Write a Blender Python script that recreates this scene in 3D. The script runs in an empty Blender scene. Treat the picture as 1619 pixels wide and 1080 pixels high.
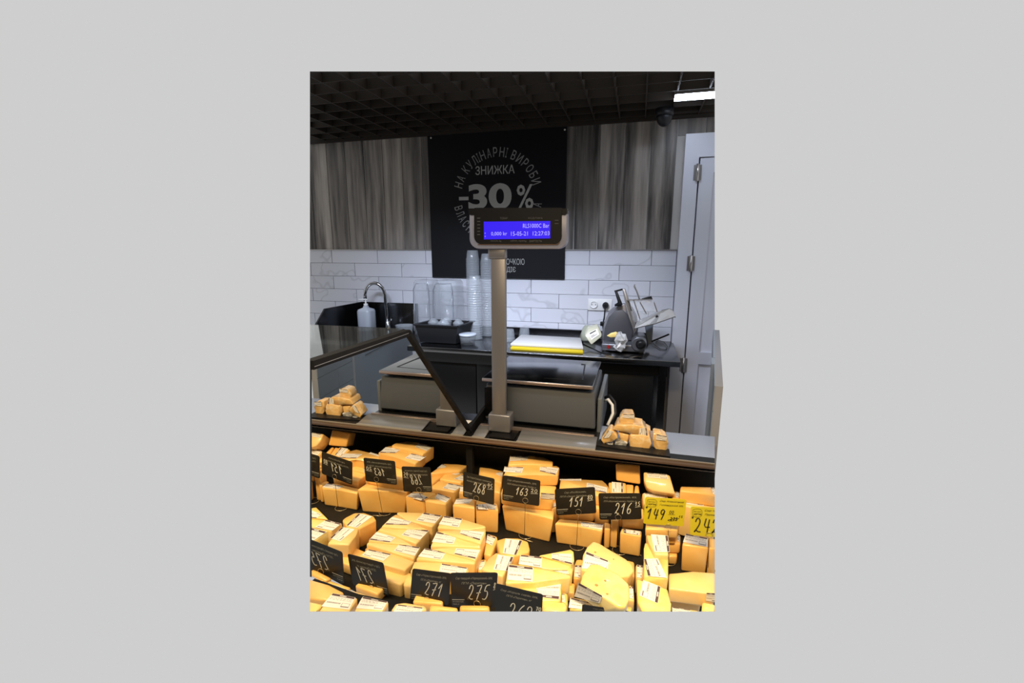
import bpy, bmesh, math, random
from mathutils import Vector, Matrix
random.seed(7)
C = bpy.context.scene.collection
# ------------------------------------------------------------------ camera, sky, lights, exposure
FOC = 729.0                                   # focal length in pixels of a 1619-wide frame
TH = math.radians(11.25)                      # pitched down
YA = math.atan(200/743.)                      # turned left of the wall's normal
EYE = Vector((0, 0, 1.50))
sc = bpy.context.scene
cam = bpy.data.cameras.new('camera'); co = bpy.data.objects.new('camera', cam); C.objects.link(co)
co.location = EYE; co.rotation_euler = (math.pi/2-TH, 0, YA)
cam.sensor_width = 36; cam.lens = 36*FOC/1619; cam.clip_start = .05
sc.camera = co
sc.view_settings.view_transform = 'Standard'; sc.view_settings.look = 'None'
sc.view_settings.exposure = 0; sc.view_settings.gamma = 1; sc.view_settings.use_curve_mapping = False
w = bpy.data.worlds.new('world'); sc.world = w; w.use_nodes = True
w.node_tree.nodes['Background'].inputs[0].default_value = (.617, .617, .617, 1)
w.node_tree.nodes['Background'].inputs[1].default_value = 1.0
def area(name, loc, aim, sx, sy, power, col, spread=math.pi):
    l = bpy.data.lights.new(name, 'AREA'); l.shape = 'RECTANGLE'; l.size = sx; l.size_y = sy
    l.energy = power; l.color = col; l.spread = spread
    o = bpy.data.objects.new(name, l); C.objects.link(o); o.location = loc
    o.rotation_euler = (Vector(aim)-Vector(loc)).to_track_quat('-Z', 'Y').to_euler()
    return o
area('left_case_lamp', (-1.15, .5, 1.95), (-.68, .86, .6), .4, .1, 2.2, (1, .78, .46), math.radians(60))
area('case_lamp', (-.05, .50, 2.0), (-.15, 1.2, .6), 1.1, .10, 10, (1, .74, .40), math.radians(100))
area('case_spot', (.20, .45, 2.0), (-.02, .95, .6), .15, .15, 1.3, (1, .84, .45), math.radians(60))
area('counter_lamp', (-.5, .9, 2.3), (-.3, 1.65, .9), .6, .1, 1.3, (1, .86, .72), math.radians(80))
area('work_lamp', (-.85, 1.55, 2.27), (-.9, 2.75, .80), 1.6, .10, 15, (.74, .82, 1), math.radians(70))

# ------------------------------------------------------------------ geometry helpers
R3 = Matrix.Rotation(YA, 3, 'Z') @ Matrix.Rotation(math.pi/2-TH, 3, 'X')
def ray(px, py): return R3 @ Vector(((px-809.5)/FOC, (540-py)/FOC, -1))
def PZ(px, py, z): d = ray(px, py); return EYE + d*((z-EYE.z)/d.z)
def PY(px, py, y): d = ray(px, py); return EYE + d*(y/d.y)
def PX(px, py, x): d = ray(px, py); return EYE + d*(x/d.x)
def PP(px, py, p, n): d = ray(px, py); return EYE + d*((p-EYE).dot(n)/d.dot(n))
def side_plane(a, b, inside):
    n = ray(*a).cross(ray(*b)).normalized()
    return n if n.dot(ray(*inside)) > 0 else -n
EDGES = dict(L=side_plane((490, 0), (490, 900), (800, 500)), R=side_plane((1130, 0), (1130, 900), (800, 500)),
             T=side_plane((400, 113), (1200, 113), (800, 500)), B=side_plane((400, 967), (1200, 967), (800, 500)))

class MB:
    def __init__(s): s.bm = bmesh.new(); s.mi = 0
    def poly(s, pts, mi=None):
        f = s.bm.faces.new([s.bm.verts.new(Vector(p)) for p in pts]); f.material_index = s.mi if mi is None else mi; return f
    def prism(s, top, bot):
        t = [s.bm.verts.new(Vector(p)) for p in top]; b = [s.bm.verts.new(Vector(p)) for p in bot]; n = len(t)
        fs = [s.bm.faces.new(t), s.bm.faces.new(b[::-1])]
        for i in range(n): fs.append(s.bm.faces.new([t[i], b[i], b[(i+1) % n], t[(i+1) % n]]))
        for f in fs: f.material_index = s.mi
        return fs
    def box(s, x0, x1, y0, y1, z0, z1):
        return s.prism([(x0, y0, z1), (x1, y0, z1), (x1, y1, z1), (x0, y1, z1)], [(x0, y0, z0), (x1, y0, z0), (x1, y1, z0), (x0, y1, z0)])
    def obox(s, c, sx, sy, sz, m):            # oriented box, m = 3x3 rotation
        c = Vector(c); q = [m @ Vector((a*sx/2, b*sy/2, d*sz/2))+c for d in (1, -1) for a, b in ((-1, -1), (1, -1), (1, 1), (-1, 1))]
        return s.prism(q[:4], q[4:])
    def bar(s, a, b, w, h=None):              # rectangular bar from a to b
        a, b = Vector(a), Vector(b); h = h or w; d = (b-a).normalized()
        u = d.cross(Vector((0, 0, 1))); u = Vector((1, 0, 0)) if u.length < .01 else u.normalized(); v = u.cross(d)
        r = lambda p: [p+u*w/2+v*h/2, p-u*w/2+v*h/2, p-u*w/2-v*h/2, p+u*w/2-v*h/2]
        return s.prism(r(a), r(b))
    def tube(s, pts, r, n=8, close=False):
        pts = [Vector(p) for p in pts]; rings = []; N = len(pts); up = Vector((.13, .21, .97))
        for i, p in enumerate(pts):
            if close: d = pts[(i+1) % N]-pts[i-1]
            else: d = pts[min(i+1, N-1)]-pts[max(i-1, 0)]
            d.normalize(); u = d.cross(up)
            if u.length < .1: u = d.cross(Vector((1, 0, 0)))
            u.normalize(); v = u.cross(d); rr = r[i] if isinstance(r, (list, tuple)) else r
            rings.append([s.bm.verts.new(p+(u*math.cos(t)+v*math.sin(t))*rr) for t in [2*math.pi*k/n for k in range(n)]])
        M = N if close else N-1
        for i in range(M):
            a, b = rings[i], rings[(i+1) % N]
            for k in range(n):
                f = s.bm.faces.new([a[k], a[(k+1) % n], b[(k+1) % n], b[k]]); f.material_index = s.mi; f.smooth = True
        if not close:
            for q in (rings[0], rings[-1][::-1]): s.bm.faces.new(q).material_index = s.mi
    def lathe(s, prof, c, n=24, sq=0, m=None):  # prof = [(r,z)]; sq>0 makes a rounded-square section
        c = Vector(c); rings = []
        for r, z in prof:
            ring = []
            for k in range(n):
                t = 2*math.pi*(k+.5)/n; x, y = math.cos(t), math.sin(t)
                if sq: q = (abs(x)**sq+abs(y)**sq)**(-1/sq); x *= q; y *= q
                p = Vector((x*r, y*r, z)); p = m @ p if m else p
                ring.append(s.bm.verts.new(p+c))
            rings.append(ring)
        for a, b in zip(rings, rings[1:]):
            for k in range(n):
                f = s.bm.faces.new([a[k], a[(k+1) % n], b[(k+1) % n], b[k]]); f.smooth = True; f.material_index = s.mi
        for q in (rings[0][::-1], rings[-1]): s.bm.faces.new(q).material_index = s.mi
    def trim(s, which, fill=True):                        # the modelled piece of the shop ends here
        for k in which:
            g = list(s.bm.verts)+list(s.bm.edges)+list(s.bm.faces)
            r = bmesh.ops.bisect_plane(s.bm, geom=g, plane_co=EYE, plane_no=EDGES[k], clear_inner=True)
            ed = [e for e in s.bm.edges if e.is_boundary]
            if ed and fill: bmesh.ops.holes_fill(s.bm, edges=ed)
        return s
    def bevel(s, o, seg=2):
        bmesh.ops.bevel(s.bm, geom=list(s.bm.edges), offset=o, segments=seg, profile=.5, affect='EDGES', clamp_overlap=True)
        for f in s.bm.faces: f.smooth = True
        return s
    def build(s, name, mats, parent=None, off=(0, 0, 0)):
        if not s.bm.verts: return None
        bmesh.ops.recalc_face_normals(s.bm, faces=s.bm.faces)
        off = Vector(off); bmesh.ops.translate(s.bm, verts=s.bm.verts, vec=-off)
        me = bpy.data.meshes.new(name); s.bm.to_mesh(me); s.bm.free()
        for m in (mats if isinstance(mats, (list, tuple)) else [mats]): me.materials.append(m)
        o = bpy.data.objects.new(name, me); C.objects.link(o)
        if parent: o.parent = parent
        else: o.location = off
        return o
def tag(o, label, cat, group=None):
    o['label'] = label; o['category'] = cat
    if group: o['group'] = group
    return o
def thing(name, label, cat, loc, group=None):
    o = bpy.data.objects.new(name, None); C.objects.link(o); o.location = loc; o.empty_display_size = .05
    return tag(o, label, cat, group)
def struct(o, label=None):
    if o:
        o['kind'] = 'structure'
        if label: o['label'] = label
    return o

# ------------------------------------------------------------------ materials
def mat(name, col, rough=.5, metal=0, coat=0, spec=.5, emit=None, trans=0, ior=1.45, alpha=1, sss=0, noise=None, rnd=0, bump=None, vein=False):
    m = bpy.data.materials.new(name); m.use_nodes = True; nt = m.node_tree; p = nt.nodes['Principled BSDF']
    p.inputs['Base Color'].default_value = (*col, 1); p.inputs['Roughness'].default_value = rough; p.inputs['Metallic'].default_value = metal
    p.inputs['Coat Weight'].default_value = coat; p.inputs['Coat Roughness'].default_value = .08; p.inputs['Specular IOR Level'].default_value = spec
    p.inputs['Transmission Weight'].default_value = trans; p.inputs['IOR'].default_value = ior; p.inputs['Alpha'].default_value = alpha
    if sss:
        p.inputs['Subsurface Weight'].default_value = sss; p.inputs['Subsurface Radius'].default_value = (.02, .008, .003); p.inputs['Subsurface Scale'].default_value = .4
    if emit:
        p.inputs['Emission Color'].default_value = (*emit[0], 1); p.inputs['Emission Strength'].default_value = emit[1]
    tc = nt.nodes.new('ShaderNodeTexCoord'); cur = None
    if noise:                                  # (scale xyz, second colour, contrast lo, hi)
        (sx, sy, sz), c2, lo, hi = noise
        mp = nt.nodes.new('ShaderNodeMapping'); mp.inputs['Scale'].default_value = (sx, sy, sz); nt.links.new(tc.outputs['Object'], mp.inputs['Vector'])
        oi = nt.nodes.new('ShaderNodeObjectInfo'); ad = nt.nodes.new('ShaderNodeVectorMath'); ad.operation = 'ADD'
        mu = nt.nodes.new('ShaderNodeVectorMath'); mu.operation = 'SCALE'; cb = nt.nodes.new('ShaderNodeCombineXYZ')
        for k in range(3): nt.links.new(oi.outputs['Random'], cb.inputs[k])
        nt.links.new(cb.outputs[0], mu.inputs[0]); mu.inputs['Scale'].default_value = 37
        nt.links.new(mp.outputs[0], ad.inputs[0]); nt.links.new(mu.outputs[0], ad.inputs[1])
        nz = nt.nodes.new('ShaderNodeTexNoise'); nz.inputs['Scale'].default_value = 1; nz.inputs['Detail'].default_value = 7; nz.inputs['Roughness'].default_value = .6; nt.links.new(ad.outputs[0], nz.inputs['Vector'])
        rp = nt.nodes.new('ShaderNodeValToRGB'); rp.color_ramp.elements[0].position = lo; rp.color_ramp.elements[1].position = hi
        rp.color_ramp.elements[0].color = (*col, 1); rp.color_ramp.elements[1].color = (*c2, 1); nt.links.new(nz.outputs['Fac'], rp.inputs['Fac']); cur = rp.outputs[0]
        if vein:
            rp.color_ramp.elements[0].position = .575; rp.color_ramp.elements[1].position = .59; e = rp.color_ramp.elements.new(.605); e.color = (*col, 1); nz.inputs['Detail'].default_value = 3
        if bump:
            b = nt.nodes.new('ShaderNodeBump'); b.inputs['Strength'].default_value = bump[0]; b.inputs['Distance'].default_value = bump[1]
            nt.links.new(nz.outputs['Fac'], b.inputs['Height']); nt.links.new(b.outputs[0], p.inputs['Normal'])
    if rnd:
        oi = nt.nodes.new('ShaderNodeObjectInfo'); hs = nt.nodes.new('ShaderNodeHueSaturation'); mr = nt.nodes.new('ShaderNodeMapRange')
        mr.inputs['To Min'].default_value = 1-rnd; mr.inputs['To Max'].default_value = 1+rnd
        nt.links.new(oi.outputs['Random'], mr.inputs['Value']); nt.links.new(mr.outputs[0], hs.inputs['Value'])
        if cur: nt.links.new(cur, hs.inputs['Color'])
        else: hs.inputs['Color'].default_value = (*col, 1)
        cur = hs.outputs[0]
    if cur: nt.links.new(cur, p.inputs['Base Color'])
    return m
M = {}
M['wood'] = mat('grey_wood_tile', (.045, .041, .039), .42, spec=.4, noise=((15, 15, .9), (.36, .325, .29), .36, .70), rnd=.35)
M['joint'] = mat('pale_joint', (.55, .53, .50), .7)
M['tile'] = mat('white_marble_tile', (.64, .65, .71), .12, noise=((2.0, 2.0, 2.4), (.52, .53, .58), .5, .6), rnd=.05, vein=True)
M['grout'] = mat('grey_grout', (.32, .32, .34), .8)
M['ceil'] = mat('dark_ceiling', (.012, .010, .008), .8, spec=.1)
M['slat'] = mat('brown_louvre', (.030, .024, .019), .6, spec=.2)
M['poster'] = mat('black_poster', (.008, .008, .010), .5, spec=.2)
M['print'] = mat('grey_print', (.36, .36, .34), .6)
M['print2'] = mat('dim_grey_print', (.24, .235, .23), .6)
M['white'] = mat('white_paint', (.62, .64, .72), .35)
M['whitepl'] = mat('white_plastic', (.75, .75, .75), .4)
M['steel'] = mat('brushed_steel', (.25, .25, .255), .3, .5, noise=((2, 60, 2), (.20, .20, .205), .4, .6))
M['dsteel'] = mat('dark_steel', (.055, .055, .058), .25, 1)
M['table'] = mat('steel_worktop', (.17, .17, .175), .2, 1)
M['panel'] = mat('dark_steel_panel', (.06, .06, .06), .3, 1)
M['chrome'] = mat('chrome', (.45, .46, .48), .12, 1)
M['black'] = mat('black_plastic', (.008, .008, .009), .4, spec=.3)
M['frame'] = mat('black_frame', (.009, .009, .010), .6, spec=.15)
M['deck'] = mat('black_deck', (.009, .009, .008), .5, spec=.2, noise=((9, 9, 9), (.016, .014, .011), .4, .6))
M['mirror'] = mat('mirror_glass', (.84, .85, .83), .0, 1)
M['glass'] = mat('greenish_glass', (.78, .86, .82), .02, trans=1, ior=1.45)
M['clear'] = mat('clear_plastic', (.90, .92, .96), .08, trans=1, ior=1.25)
M['cloudy'] = mat('cloudy_plastic', (.46, .50, .54), .22, alpha=.30, coat=.5)
M['film'] = mat('stretch_film', (.75, .76, .78), .12, alpha=.25, coat=.5)
M['copper'] = mat('aluminium_edge', (.125, .070, .036), .38, .4)
M['alu'] = mat('aluminium', (.46, .44, .43), .35, .9)
M['mauve'] = mat('taupe_metal', (.24, .235, .25), .38, .6)
M['house'] = mat('taupe_housing', (.30, .30, .36), .35, .3)
M['grey'] = mat('grey_enamel', (.082, .090, .108), .45)
M['bluegrey'] = mat('bluegrey_enamel', (.12, .135, .155), .4)
M['plat'] = mat('platform_steel', (.26, .265, .275), .16, 1)
M['rose'] = mat('rosy_steel_edge', (.42, .33, .30), .3, .8)
M['lcd'] = mat('blue_lcd', (.01, .01, .1), .3, emit=((.035, .01, .85), 1.0))
M['lcdtext'] = mat('lcd_text', (.3, .3, .6), .3, emit=((.30, .28, 1.0), .9))
M['dgrey'] = mat('dim_print', (.09, .09, .09), .6)
M['led'] = mat('led_diffuser', (1, 1, 1), .5, emit=((.72, .82, 1.0), 30))
M['cheese'] = mat('yellow_cheese', (.84, .46, .12), .42, coat=.35, sss=.05, noise=((14, 14, 14), (.87, .53, .17), .35, .65), rnd=.08, bump=(.10, .004))
M['pale'] = mat('pale_cheese', (.86, .56, .20), .42, coat=.35, sss=.05, noise=((14, 14, 14), (.88, .60, .25), .35, .65), rnd=.05, bump=(.10, .004))
M['lemon'] = mat('lemon_cheese', (.90, .64, .18), .35, coat=.6, sss=.12, noise=((30, 30, 30), (.90, .70, .26), .42, .6), rnd=.03, bump=(.3, .004))
M['hole'] = mat('cheese_hole', (.50, .25, .08), .6)
M['label'] = mat('label_paper', (.80, .76, .71), .6)
M['header'] = mat('label_header', (.085, .045, .045), .6)
M['ink'] = mat('label_ink', (.23, .19, .19), .7)
M['card'] = mat('black_card', (.012, .011, .009), .35, spec=.4)
M['chalk'] = mat('chalk_marker', (.62, .60, .54), .7)
M['smallprint'] = mat('small_print', (.28, .27, .23), .7)
M['yellow'] = mat('yellow_card', (.60, .50, .015), .5)
M['marker'] = mat('black_marker', (.025, .022, .01), .6)
M['wire'] = mat('card_wire', (.55, .45, .28), .3, .8)
M['brass'] = mat('dark_wire', (.20, .12, .05), .4, .6)
M['board'] = mat('white_board', (.50, .49, .48), .5)
M['yboard'] = mat('yellow_board', (.52, .39, .01), .4)
M['red'] = mat('red_button', (.25, .01, .01), .4)
M['gslicer'] = mat('slicer_grey', (.15, .155, .17), .3, .6)
M['guard'] = mat('smoky_guard', (.21, .21, .235), .25, .3)
M['tray'] = mat('tray_steel', (.42, .42, .42), .4, .6)
M['sidew'] = mat('dimmed_fill_wall', (.26, .30, .35), .4)  # greyed down so the added side wall reflects dimmer in the mirror
M['bead'] = mat('bright_edge', (.34, .31, .28), .35, .3)
M['blade'] = mat('slicer_blade', (.085, .085, .095), .4, .3)
M['rubber'] = mat('rubber', (.012, .012, .012), .7)
M['counter'] = mat('white_laminate', (.30, .36, .52), .25)
M['dtop'] = mat('dark_steel_top', (.10, .10, .105), .2, .9)
M['cream'] = mat('cream_pack', (.48, .47, .35), .4, coat=.5)
M['soap'] = mat('soap_bottle', (.42, .46, .52), .3)
M['floor'] = mat('floor_tile', (.10, .10, .11), .4)

# ------------------------------------------------------------------ lettering
_tc = {}
def text_geo(s, shear=0, bold=0):
    k = (s, shear, bold)
    if k not in _tc:
        cu = bpy.data.curves.new('t', 'FONT'); cu.body = s; cu.resolution_u = 7 if bold > .02 else 2; cu.shear = shear; cu.offset = bold
        o = bpy.data.objects.new('t', cu); C.objects.link(o); dg = bpy.context.evaluated_depsgraph_get(); dg.update()
        me = o.evaluated_get(dg).to_mesh(); vs = [v.co.copy() for v in me.vertices]; fs = [list(p.vertices) for p in me.polygons]
        o.evaluated_get(dg).to_mesh_clear(); bpy.data.objects.remove(o); bpy.data.curves.remove(cu)
        x0 = min(v.x for v in vs); x1 = max(v.x for v in vs); y0 = min(v.y for v in vs); y1 = max(v.y for v in vs)
        _tc[k] = ([((v.x-x0)/(x1-x0), (v.y-y0)/(y1-y0)) for v in vs], fs, (x1-x0)/(y1-y0))
    return _tc[k]
class Quad:                                    # flat area with its own u (right) v (up) directions, for print
    def __init__(s, tl, tr, br, bl, lift=.0008):
        s.q = [Vector(p) for p in (tl, tr, br, bl)]; n = (s.q[1]-s.q[3]).cross(s.q[0]-s.q[2]).normalized()
        if n.dot(EYE-s.q[0]) < 0: n = -n
        s.n = n; s.lift = lift
    def p(s, u, v, k=1):
        tl, tr, br, bl = s.q; return (bl*(1-u)+br*u)*(1-v)+(tl*(1-u)+tr*u)*v+s.n*s.lift*k
    def rect(s, mb, u0, v0, u1, v1, mi=0, k=1): mb.poly([s.p(u0, v0, k), s.p(u1, v0, k), s.p(u1, v1, k), s.p(u0, v1, k)], mi)
    def text(s, mb, st, u0, v0, u1, v1, mi=0, k=1.5, shear=0, bold=0):
        vs, fs, _ = text_geo(st, shear, bold); bv = [mb.bm.verts.new(s.p(u0+(u1-u0)*a, v0+(v1-v0)*b, k)) for a, b in vs]
        for f in fs:
            try: mb.bm.faces.new([bv[i] for i in f]).material_index = mi
            except ValueError: pass
    def stroke(s, mb, pts, wd, mi=0, k=2):     # hand-drawn line of width wd (metres)
        P = [s.p(a, b, k) for a, b in pts]
        # smooth once
        Q = [P[0]]
        for a, b in zip(P, P[1:]): Q += [a*.75+b*.25, a*.25+b*.75]
        Q.append(P[-1]); L = []
        for i, p in enumerate(Q):
            d = (Q[min(i+1, len(Q)-1)]-Q[max(i-1, 0)]); u = d.cross(s.n)
            u = u.normalized()*wd/2 if u.length > 1e-7 else Vector((wd/2, 0, 0)); L.append((mb.bm.verts.new(p+u), mb.bm.verts.new(p-u)))
        for a, b in zip(L, L[1:]): mb.bm.faces.new([a[0], a[1], b[1], b[0]]).material_index = mi
DIG = {'0': [[(.5, 1), (.15, .8), (.08, .4), (.3, .02), (.7, .1), (.85, .55), (.7, .95), (.45, 1)]],
       '1': [[(.1, .6), (.35, .8), (.6, 1)], [(.6, 1), (.5, .5), (.42, 0)]],
       '2': [[(.1, .72), (.2, .95), (.5, 1), (.72, .8), (.6, .5), (.3, .2), (.05, .02)], [(.05, .02), (.3, .16), (.55, .04), (.9, .06)]],
       '3': [[(.15, .85), (.4, 1), (.75, .9), (.7, .65), (.4, .52)], [(.4, .52), (.8, .45), (.78, .12), (.4, 0), (.1, .12)]],
       '4': [[(.3, 1), (.1, .4), (.9, .42)], [(.75, .95), (.65, .5), (.6, 0)]],
       '5': [[(.9, 1), (.35, .96), (.25, .58)], [(.25, .58), (.7, .6), (.85, .3), (.6, .02), (.1, .08)]],
       '6': [[(.75, 1), (.35, .75), (.1, .35), (.25, .03), (.65, .02), (.82, .3), (.55, .5), (.2, .35)]],
       '7': [[(.1, .92), (.5, .95), (.9, 1), (.6, .5), (.4, 0)], [(.2, .45), (.85, .5)]],
       '8': [[(.75, .85), (.5, 1), (.2, .85), (.35, .6), (.75, .35), (.7, .05), (.35, 0), (.12, .25), (.45, .52), (.8, .75), (.72, .9)]],
       '9': [[(.8, .8), (.5, 1), (.15, .8), (.25, .5), (.6, .5), (.8, .75)], [(.82, .85), (.7, .4), (.45, 0)]],
       '*': [[(.1, .5), (.9, .5)], [(.3, .1), (.7, .9)], [(.3, .9), (.7, .1)]]}
def digits(q, mb, st, u0, v0, u1, v1, wd, mi=0, slant=.12):
    n = len(st); cw = (u1-u0)/n
    for i, ch in enumerate(st):
        for s_ in DIG[ch]: q.stroke(mb, [(u0+cw*(i+.04+.86*a)+slant*(v1-v0)*(b-.5)*.6, v0+(v1-v0)*b) for a, b in s_], wd, mi)

# ================================================================== SETTING
WY = 3.2
# back wall core
mb = MB(); mb.box(-2.75, .62, 3.212, 3.30, .02, 2.46); mb.trim('LR'); struct(mb.build('wall_back', M['grout'], off=(-1, 3.25, .3)), 'white tiled and wood clad wall behind the work table')
wall = bpy.data.objects['wall_back']; WO = wall.location
def wpart(m, name, mt): return m.build(name, mt, wall, WO)
g = MB(); g.box(-2.75, .62, 3.206, 3.212, 1.5, 2.46); g.trim('LR'); wpart(g, 'wood_joint_backing', M['joint'])
for r in range(7):                              # white tiles, running bond
    z1 = 1.498-.1015*r; off = -.318 if r % 2 == 0 else -.118
    for k in range(-7, 3):
        x0 = off+.403*k+.0015; x1 = x0+.400
        x0 = max(x0, -2.72); x1 = min(x1, .238)
        if x1-x0 < .01: continue
        b = MB(); b.box(x0, x1, WY, 3.212, z1-.0995, z1); bmesh.ops.bevel(b.bm, geom=list(b.bm.edges), offset=.0015, segments=1, affect='EDGES'); b.trim('L')
        wpart(b, 'tile', M['tile'])
for k in range(-15, 6):                         # wood-look planks
    x0 = -.427+.157*k; x1 = x0+.1515
    b = MB(); b.box(x0, x1, WY, 3.206, 2.19 if x0 > .2 else 1.502, 2.44); b.trim('LR')
    if x0 < .2 < x1: pass
    wpart(b, 'wood_plank', M['wood']) if b.bm.verts else None
b = MB(); b.box(-2.72, .238, 3.19, 3.2, 1.4975, 1.5025); b.trim('L'); wpart(b, 'trim_strip', M['alu'])

# dark wall added behind the camera, never in view, to block front light
b = MB(); b.box(-4.5, 4.5, -1.10, -1.0, -.3, 4.2); struct(b.build('front_blocker_wall', mat('dark_blocker_wall', (.045, .042, .040), .7), off=(0, -1.05, 0)), 'unseen dark wall added behind the camera to block front light')
# ceiling: slab and open louvre grid
CZ = 2.30
mb = MB(); mb.box(-2.9, .7, 1.9, 3.3, 2.44, 2.50); mb.trim('LRT'); ceil = struct(mb.build('ceiling', M['ceil'], off=(-1, 2.7, 2.44)), 'dark open grid ceiling')
for k in range(12):
    y = 3.135-.1435*k
    b = MB(); b.box(-2.9, .7, y-.004, y+.004, CZ, CZ+.055); b.trim('LRT'); b.build('slat', M['slat'], ceil, ceil.location)
for k in range(24):
    x = .46-.1535*k
    b = MB(); b.box(x-.004, x+.004, 1.9, 3.2, CZ+.0002, CZ+.0548); b.trim('LRT'); b.build('slat', M['slat'], ceil, ceil.location)
b = MB(); b.box(-2.8, .6, 3.18, 3.2, 2.285, 2.36); b.trim('LR'); b.build('edge_trim', M['slat'], ceil, ceil.location)

# floor behind the counter
mb = MB(); mb.prism([(-1.9, 1.78, 0), (.34, 1.78, 0), (.52, 3.2, 0), (-2.3, 3.2, 0)], [(-1.9, 1.78, -.05), (.34, 1.78, -.05), (.52, 3.2, -.05), (-2.3, 3.2, -.05)])
struct(mb.trim('LRB').build('floor', M['floor'], off=(0, 2.5, -.05)), 'grey floor behind the counter')

# door at the right
mb = MB(); mb.box(.335, .60, 3.175, 3.205, .02, 2.045); mb.trim('R'); door = struct(mb.build('door_1', M['white'], off=(.4, 3.19, .3)), 'white panelled door right of the work table')
DO = door.location
def dpart(m, name, mt): return m.build(name, mt, door, DO)
for z0, z1 in ((.84, 2.045), (.30, .765)):
    pass
b = MB(); b.box(.335, .415, 3.15, 3.175, .02, 2.045); b.trim('R'); dpart(b, 'door_stile', M['white'])
b = MB(); b.box(.415, .60, 3.15, 3.175, .765, .845); b.trim('R'); dpart(b, 'door_rail', M['white'])
b = MB(); b.box(.415, .60, 3.15, 3.175, 1.96, 2.045); b.trim('R'); dpart(b, 'door_rail', M['white'])
b = MB(); b.box(.242, .325, 3.14, 3.205, .0, 2.05); dpart(b, 'door_casing', M['white'])
b = MB(); b.box(.242, .60, 3.14, 3.205, 2.05, 2.185); b.trim('R'); dpart(b, 'door_casing', M['white'])
for z in (2.05-.09, 1.415, .757):
    b = MB(); b.tube([(.322, 3.133, z-.05), (.322, 3.133, z+.05)], .010, 10)
    b.box(.300, .345, 3.137, 3.141, z-.045, z+.045); dpart(b, 'hinge', M['alu'])

# low tiled side wall added at the right so the case's mirror has something to reflect
A_, B_ = Vector((.300, 1.80, 0)), Vector((.492, 3.13, 0)); d_ = (B_-A_); LW = d_.length; d_.normalize(); n_ = Vector((-d_.y, d_.x, 0))
def sw(x0, x1, z0, z1, y0, y1):
    q = [A_+d_*x+n_*y for x, y in ((x0, y0), (x1, y0), (x1, y1), (x0, y1))]
    b = MB(); b.prism([p+Vector((0, 0, z1)) for p in q], [p+Vector((0, 0, z0)) for p in q]); return b
b = sw(0, LW, .0, 1.0, -.03, -.004); rw = struct(b.trim('B').build('mirror_fill_wall', M['grout'], off=A_), 'low tiled side wall added right of the work table for the mirror to reflect')
rw_bm = None
for r in range(8):
    for k in range(2):
        x0 = max(0, .40*k-(.2 if r % 2 else 0)+.001); x1 = min(.36, .40*(k+1)-(.2 if r % 2 else 0)-.001)
        if x1-x0 > .02:
            m_ = sw(x0, x1, 1.0-.1015*(r+1)+.002, 1.0-.1015*r, -.004, 0); m_.trim('B')
            if m_.bm.verts: m_.build('tile', M['sidew'], rw, A_)
sw(.362, .50, .05, 1.0, -.004, .012).build('panel_stile', M['sidew'], rw, A_)  # added stile and panels stand in for the mirrored door
sw(.505, LW, .90, 1.0, -.004, .006).build('panel_rail', M['sidew'], rw, A_)
sw(.505, LW, .05, .895, -.004, .001).build('panel_field', M['sidew'], rw, A_)
# ================================================================== BACK OF SHOP THINGS
# LED lamp
t = thing('ceiling_lamp', 'bright white linear lamp in the dark grid ceiling above the door', 'lamp', (.3, 2.76, 2.28))
b = MB(); b.box(.143, .60, 2.72, 2.81, 2.288, 2.33); b.trim('R'); b.build('housing', M['alu'], t, t.location)
b = MB(); b.box(.143, .60, 2.722, 2.808, 2.280, 2.288); b.trim('R'); b.build('diffuser', M['led'], t, t.location)
# dome camera
t = thing('dome_camera', 'black dome camera under the ceiling left of the lamp', 'camera', (.105, 3.0, 2.30))
b = MB(); b.lathe([(.052, 0), (.052, -.035), (.047, -.04)], (.105, 3.0, 2.298), 24); b.build('base', M['black'], t, t.location)
b = MB(); b.lathe([(.046*math.cos(a), -.035-.06*math.sin(a)) for a in [math.pi/2*i/7 for i in range(7)]]+[(.004, -.0949)], (.105, 3.0, 2.296), 24); b.build('dome', M['black'], t, t.location)

# poster
TL, TR, BR, BL = (-1.473, 3.185, 2.292), (-.488, 3.185, 2.292), (-.483, 3.185, 1.300), (-1.471, 3.185, 1.300)
t = thing('poster', 'square black poster with round grey discount lettering on the back wall', 'poster', (-.978, 3.19, 1.30))
b = MB(); b.prism([TL, TR, BR, BL], [(p[0], 3.199, p[2]) for p in (TL, TR, BR, BL)]); b.build('sheet', M['poster'], t, t.location)
q = Quad(TL, TR, BR, BL, .001)
W_ = .985; H_ = .992
def U(x, y): p = PY(x, y, 3.185); return (p.x-BL[0])/W_, (p.z-1.300)/H_
tx = MB()
def ptext(s, x0, y0, x1, y1, bold=0):
    m = tx; a = U(x0, y1); c = U(x1, y0); q.text(m, s, a[0], a[1], c[0], c[1], 0, 1.5, 0, bold)
ptext('30', 741, 289, 809, 332, .035); ptext('ЗНИЖКА', 752, 260, 814, 277, .008)
a = U(726, 317); c = U(741, 311); q.rect(tx, a[0], a[1], c[0], c[1], 0, 1.5)
ptext('%', 817, 291, 844, 331, .012)
tx.build('discount_lettering', M['print'], t, t.location); tx = MB()
ptext('РОЧКОЮ', 796, 409, 829, 418.5, .0); ptext('ДІЄ', 801, 422, 815, 431.5, .0)
tx.build('foot_lettering', M['print'], t, t.location); tx = MB()
cc = PY(785.5, 311, 3.185); RAD = .292; LH = .062
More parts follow.
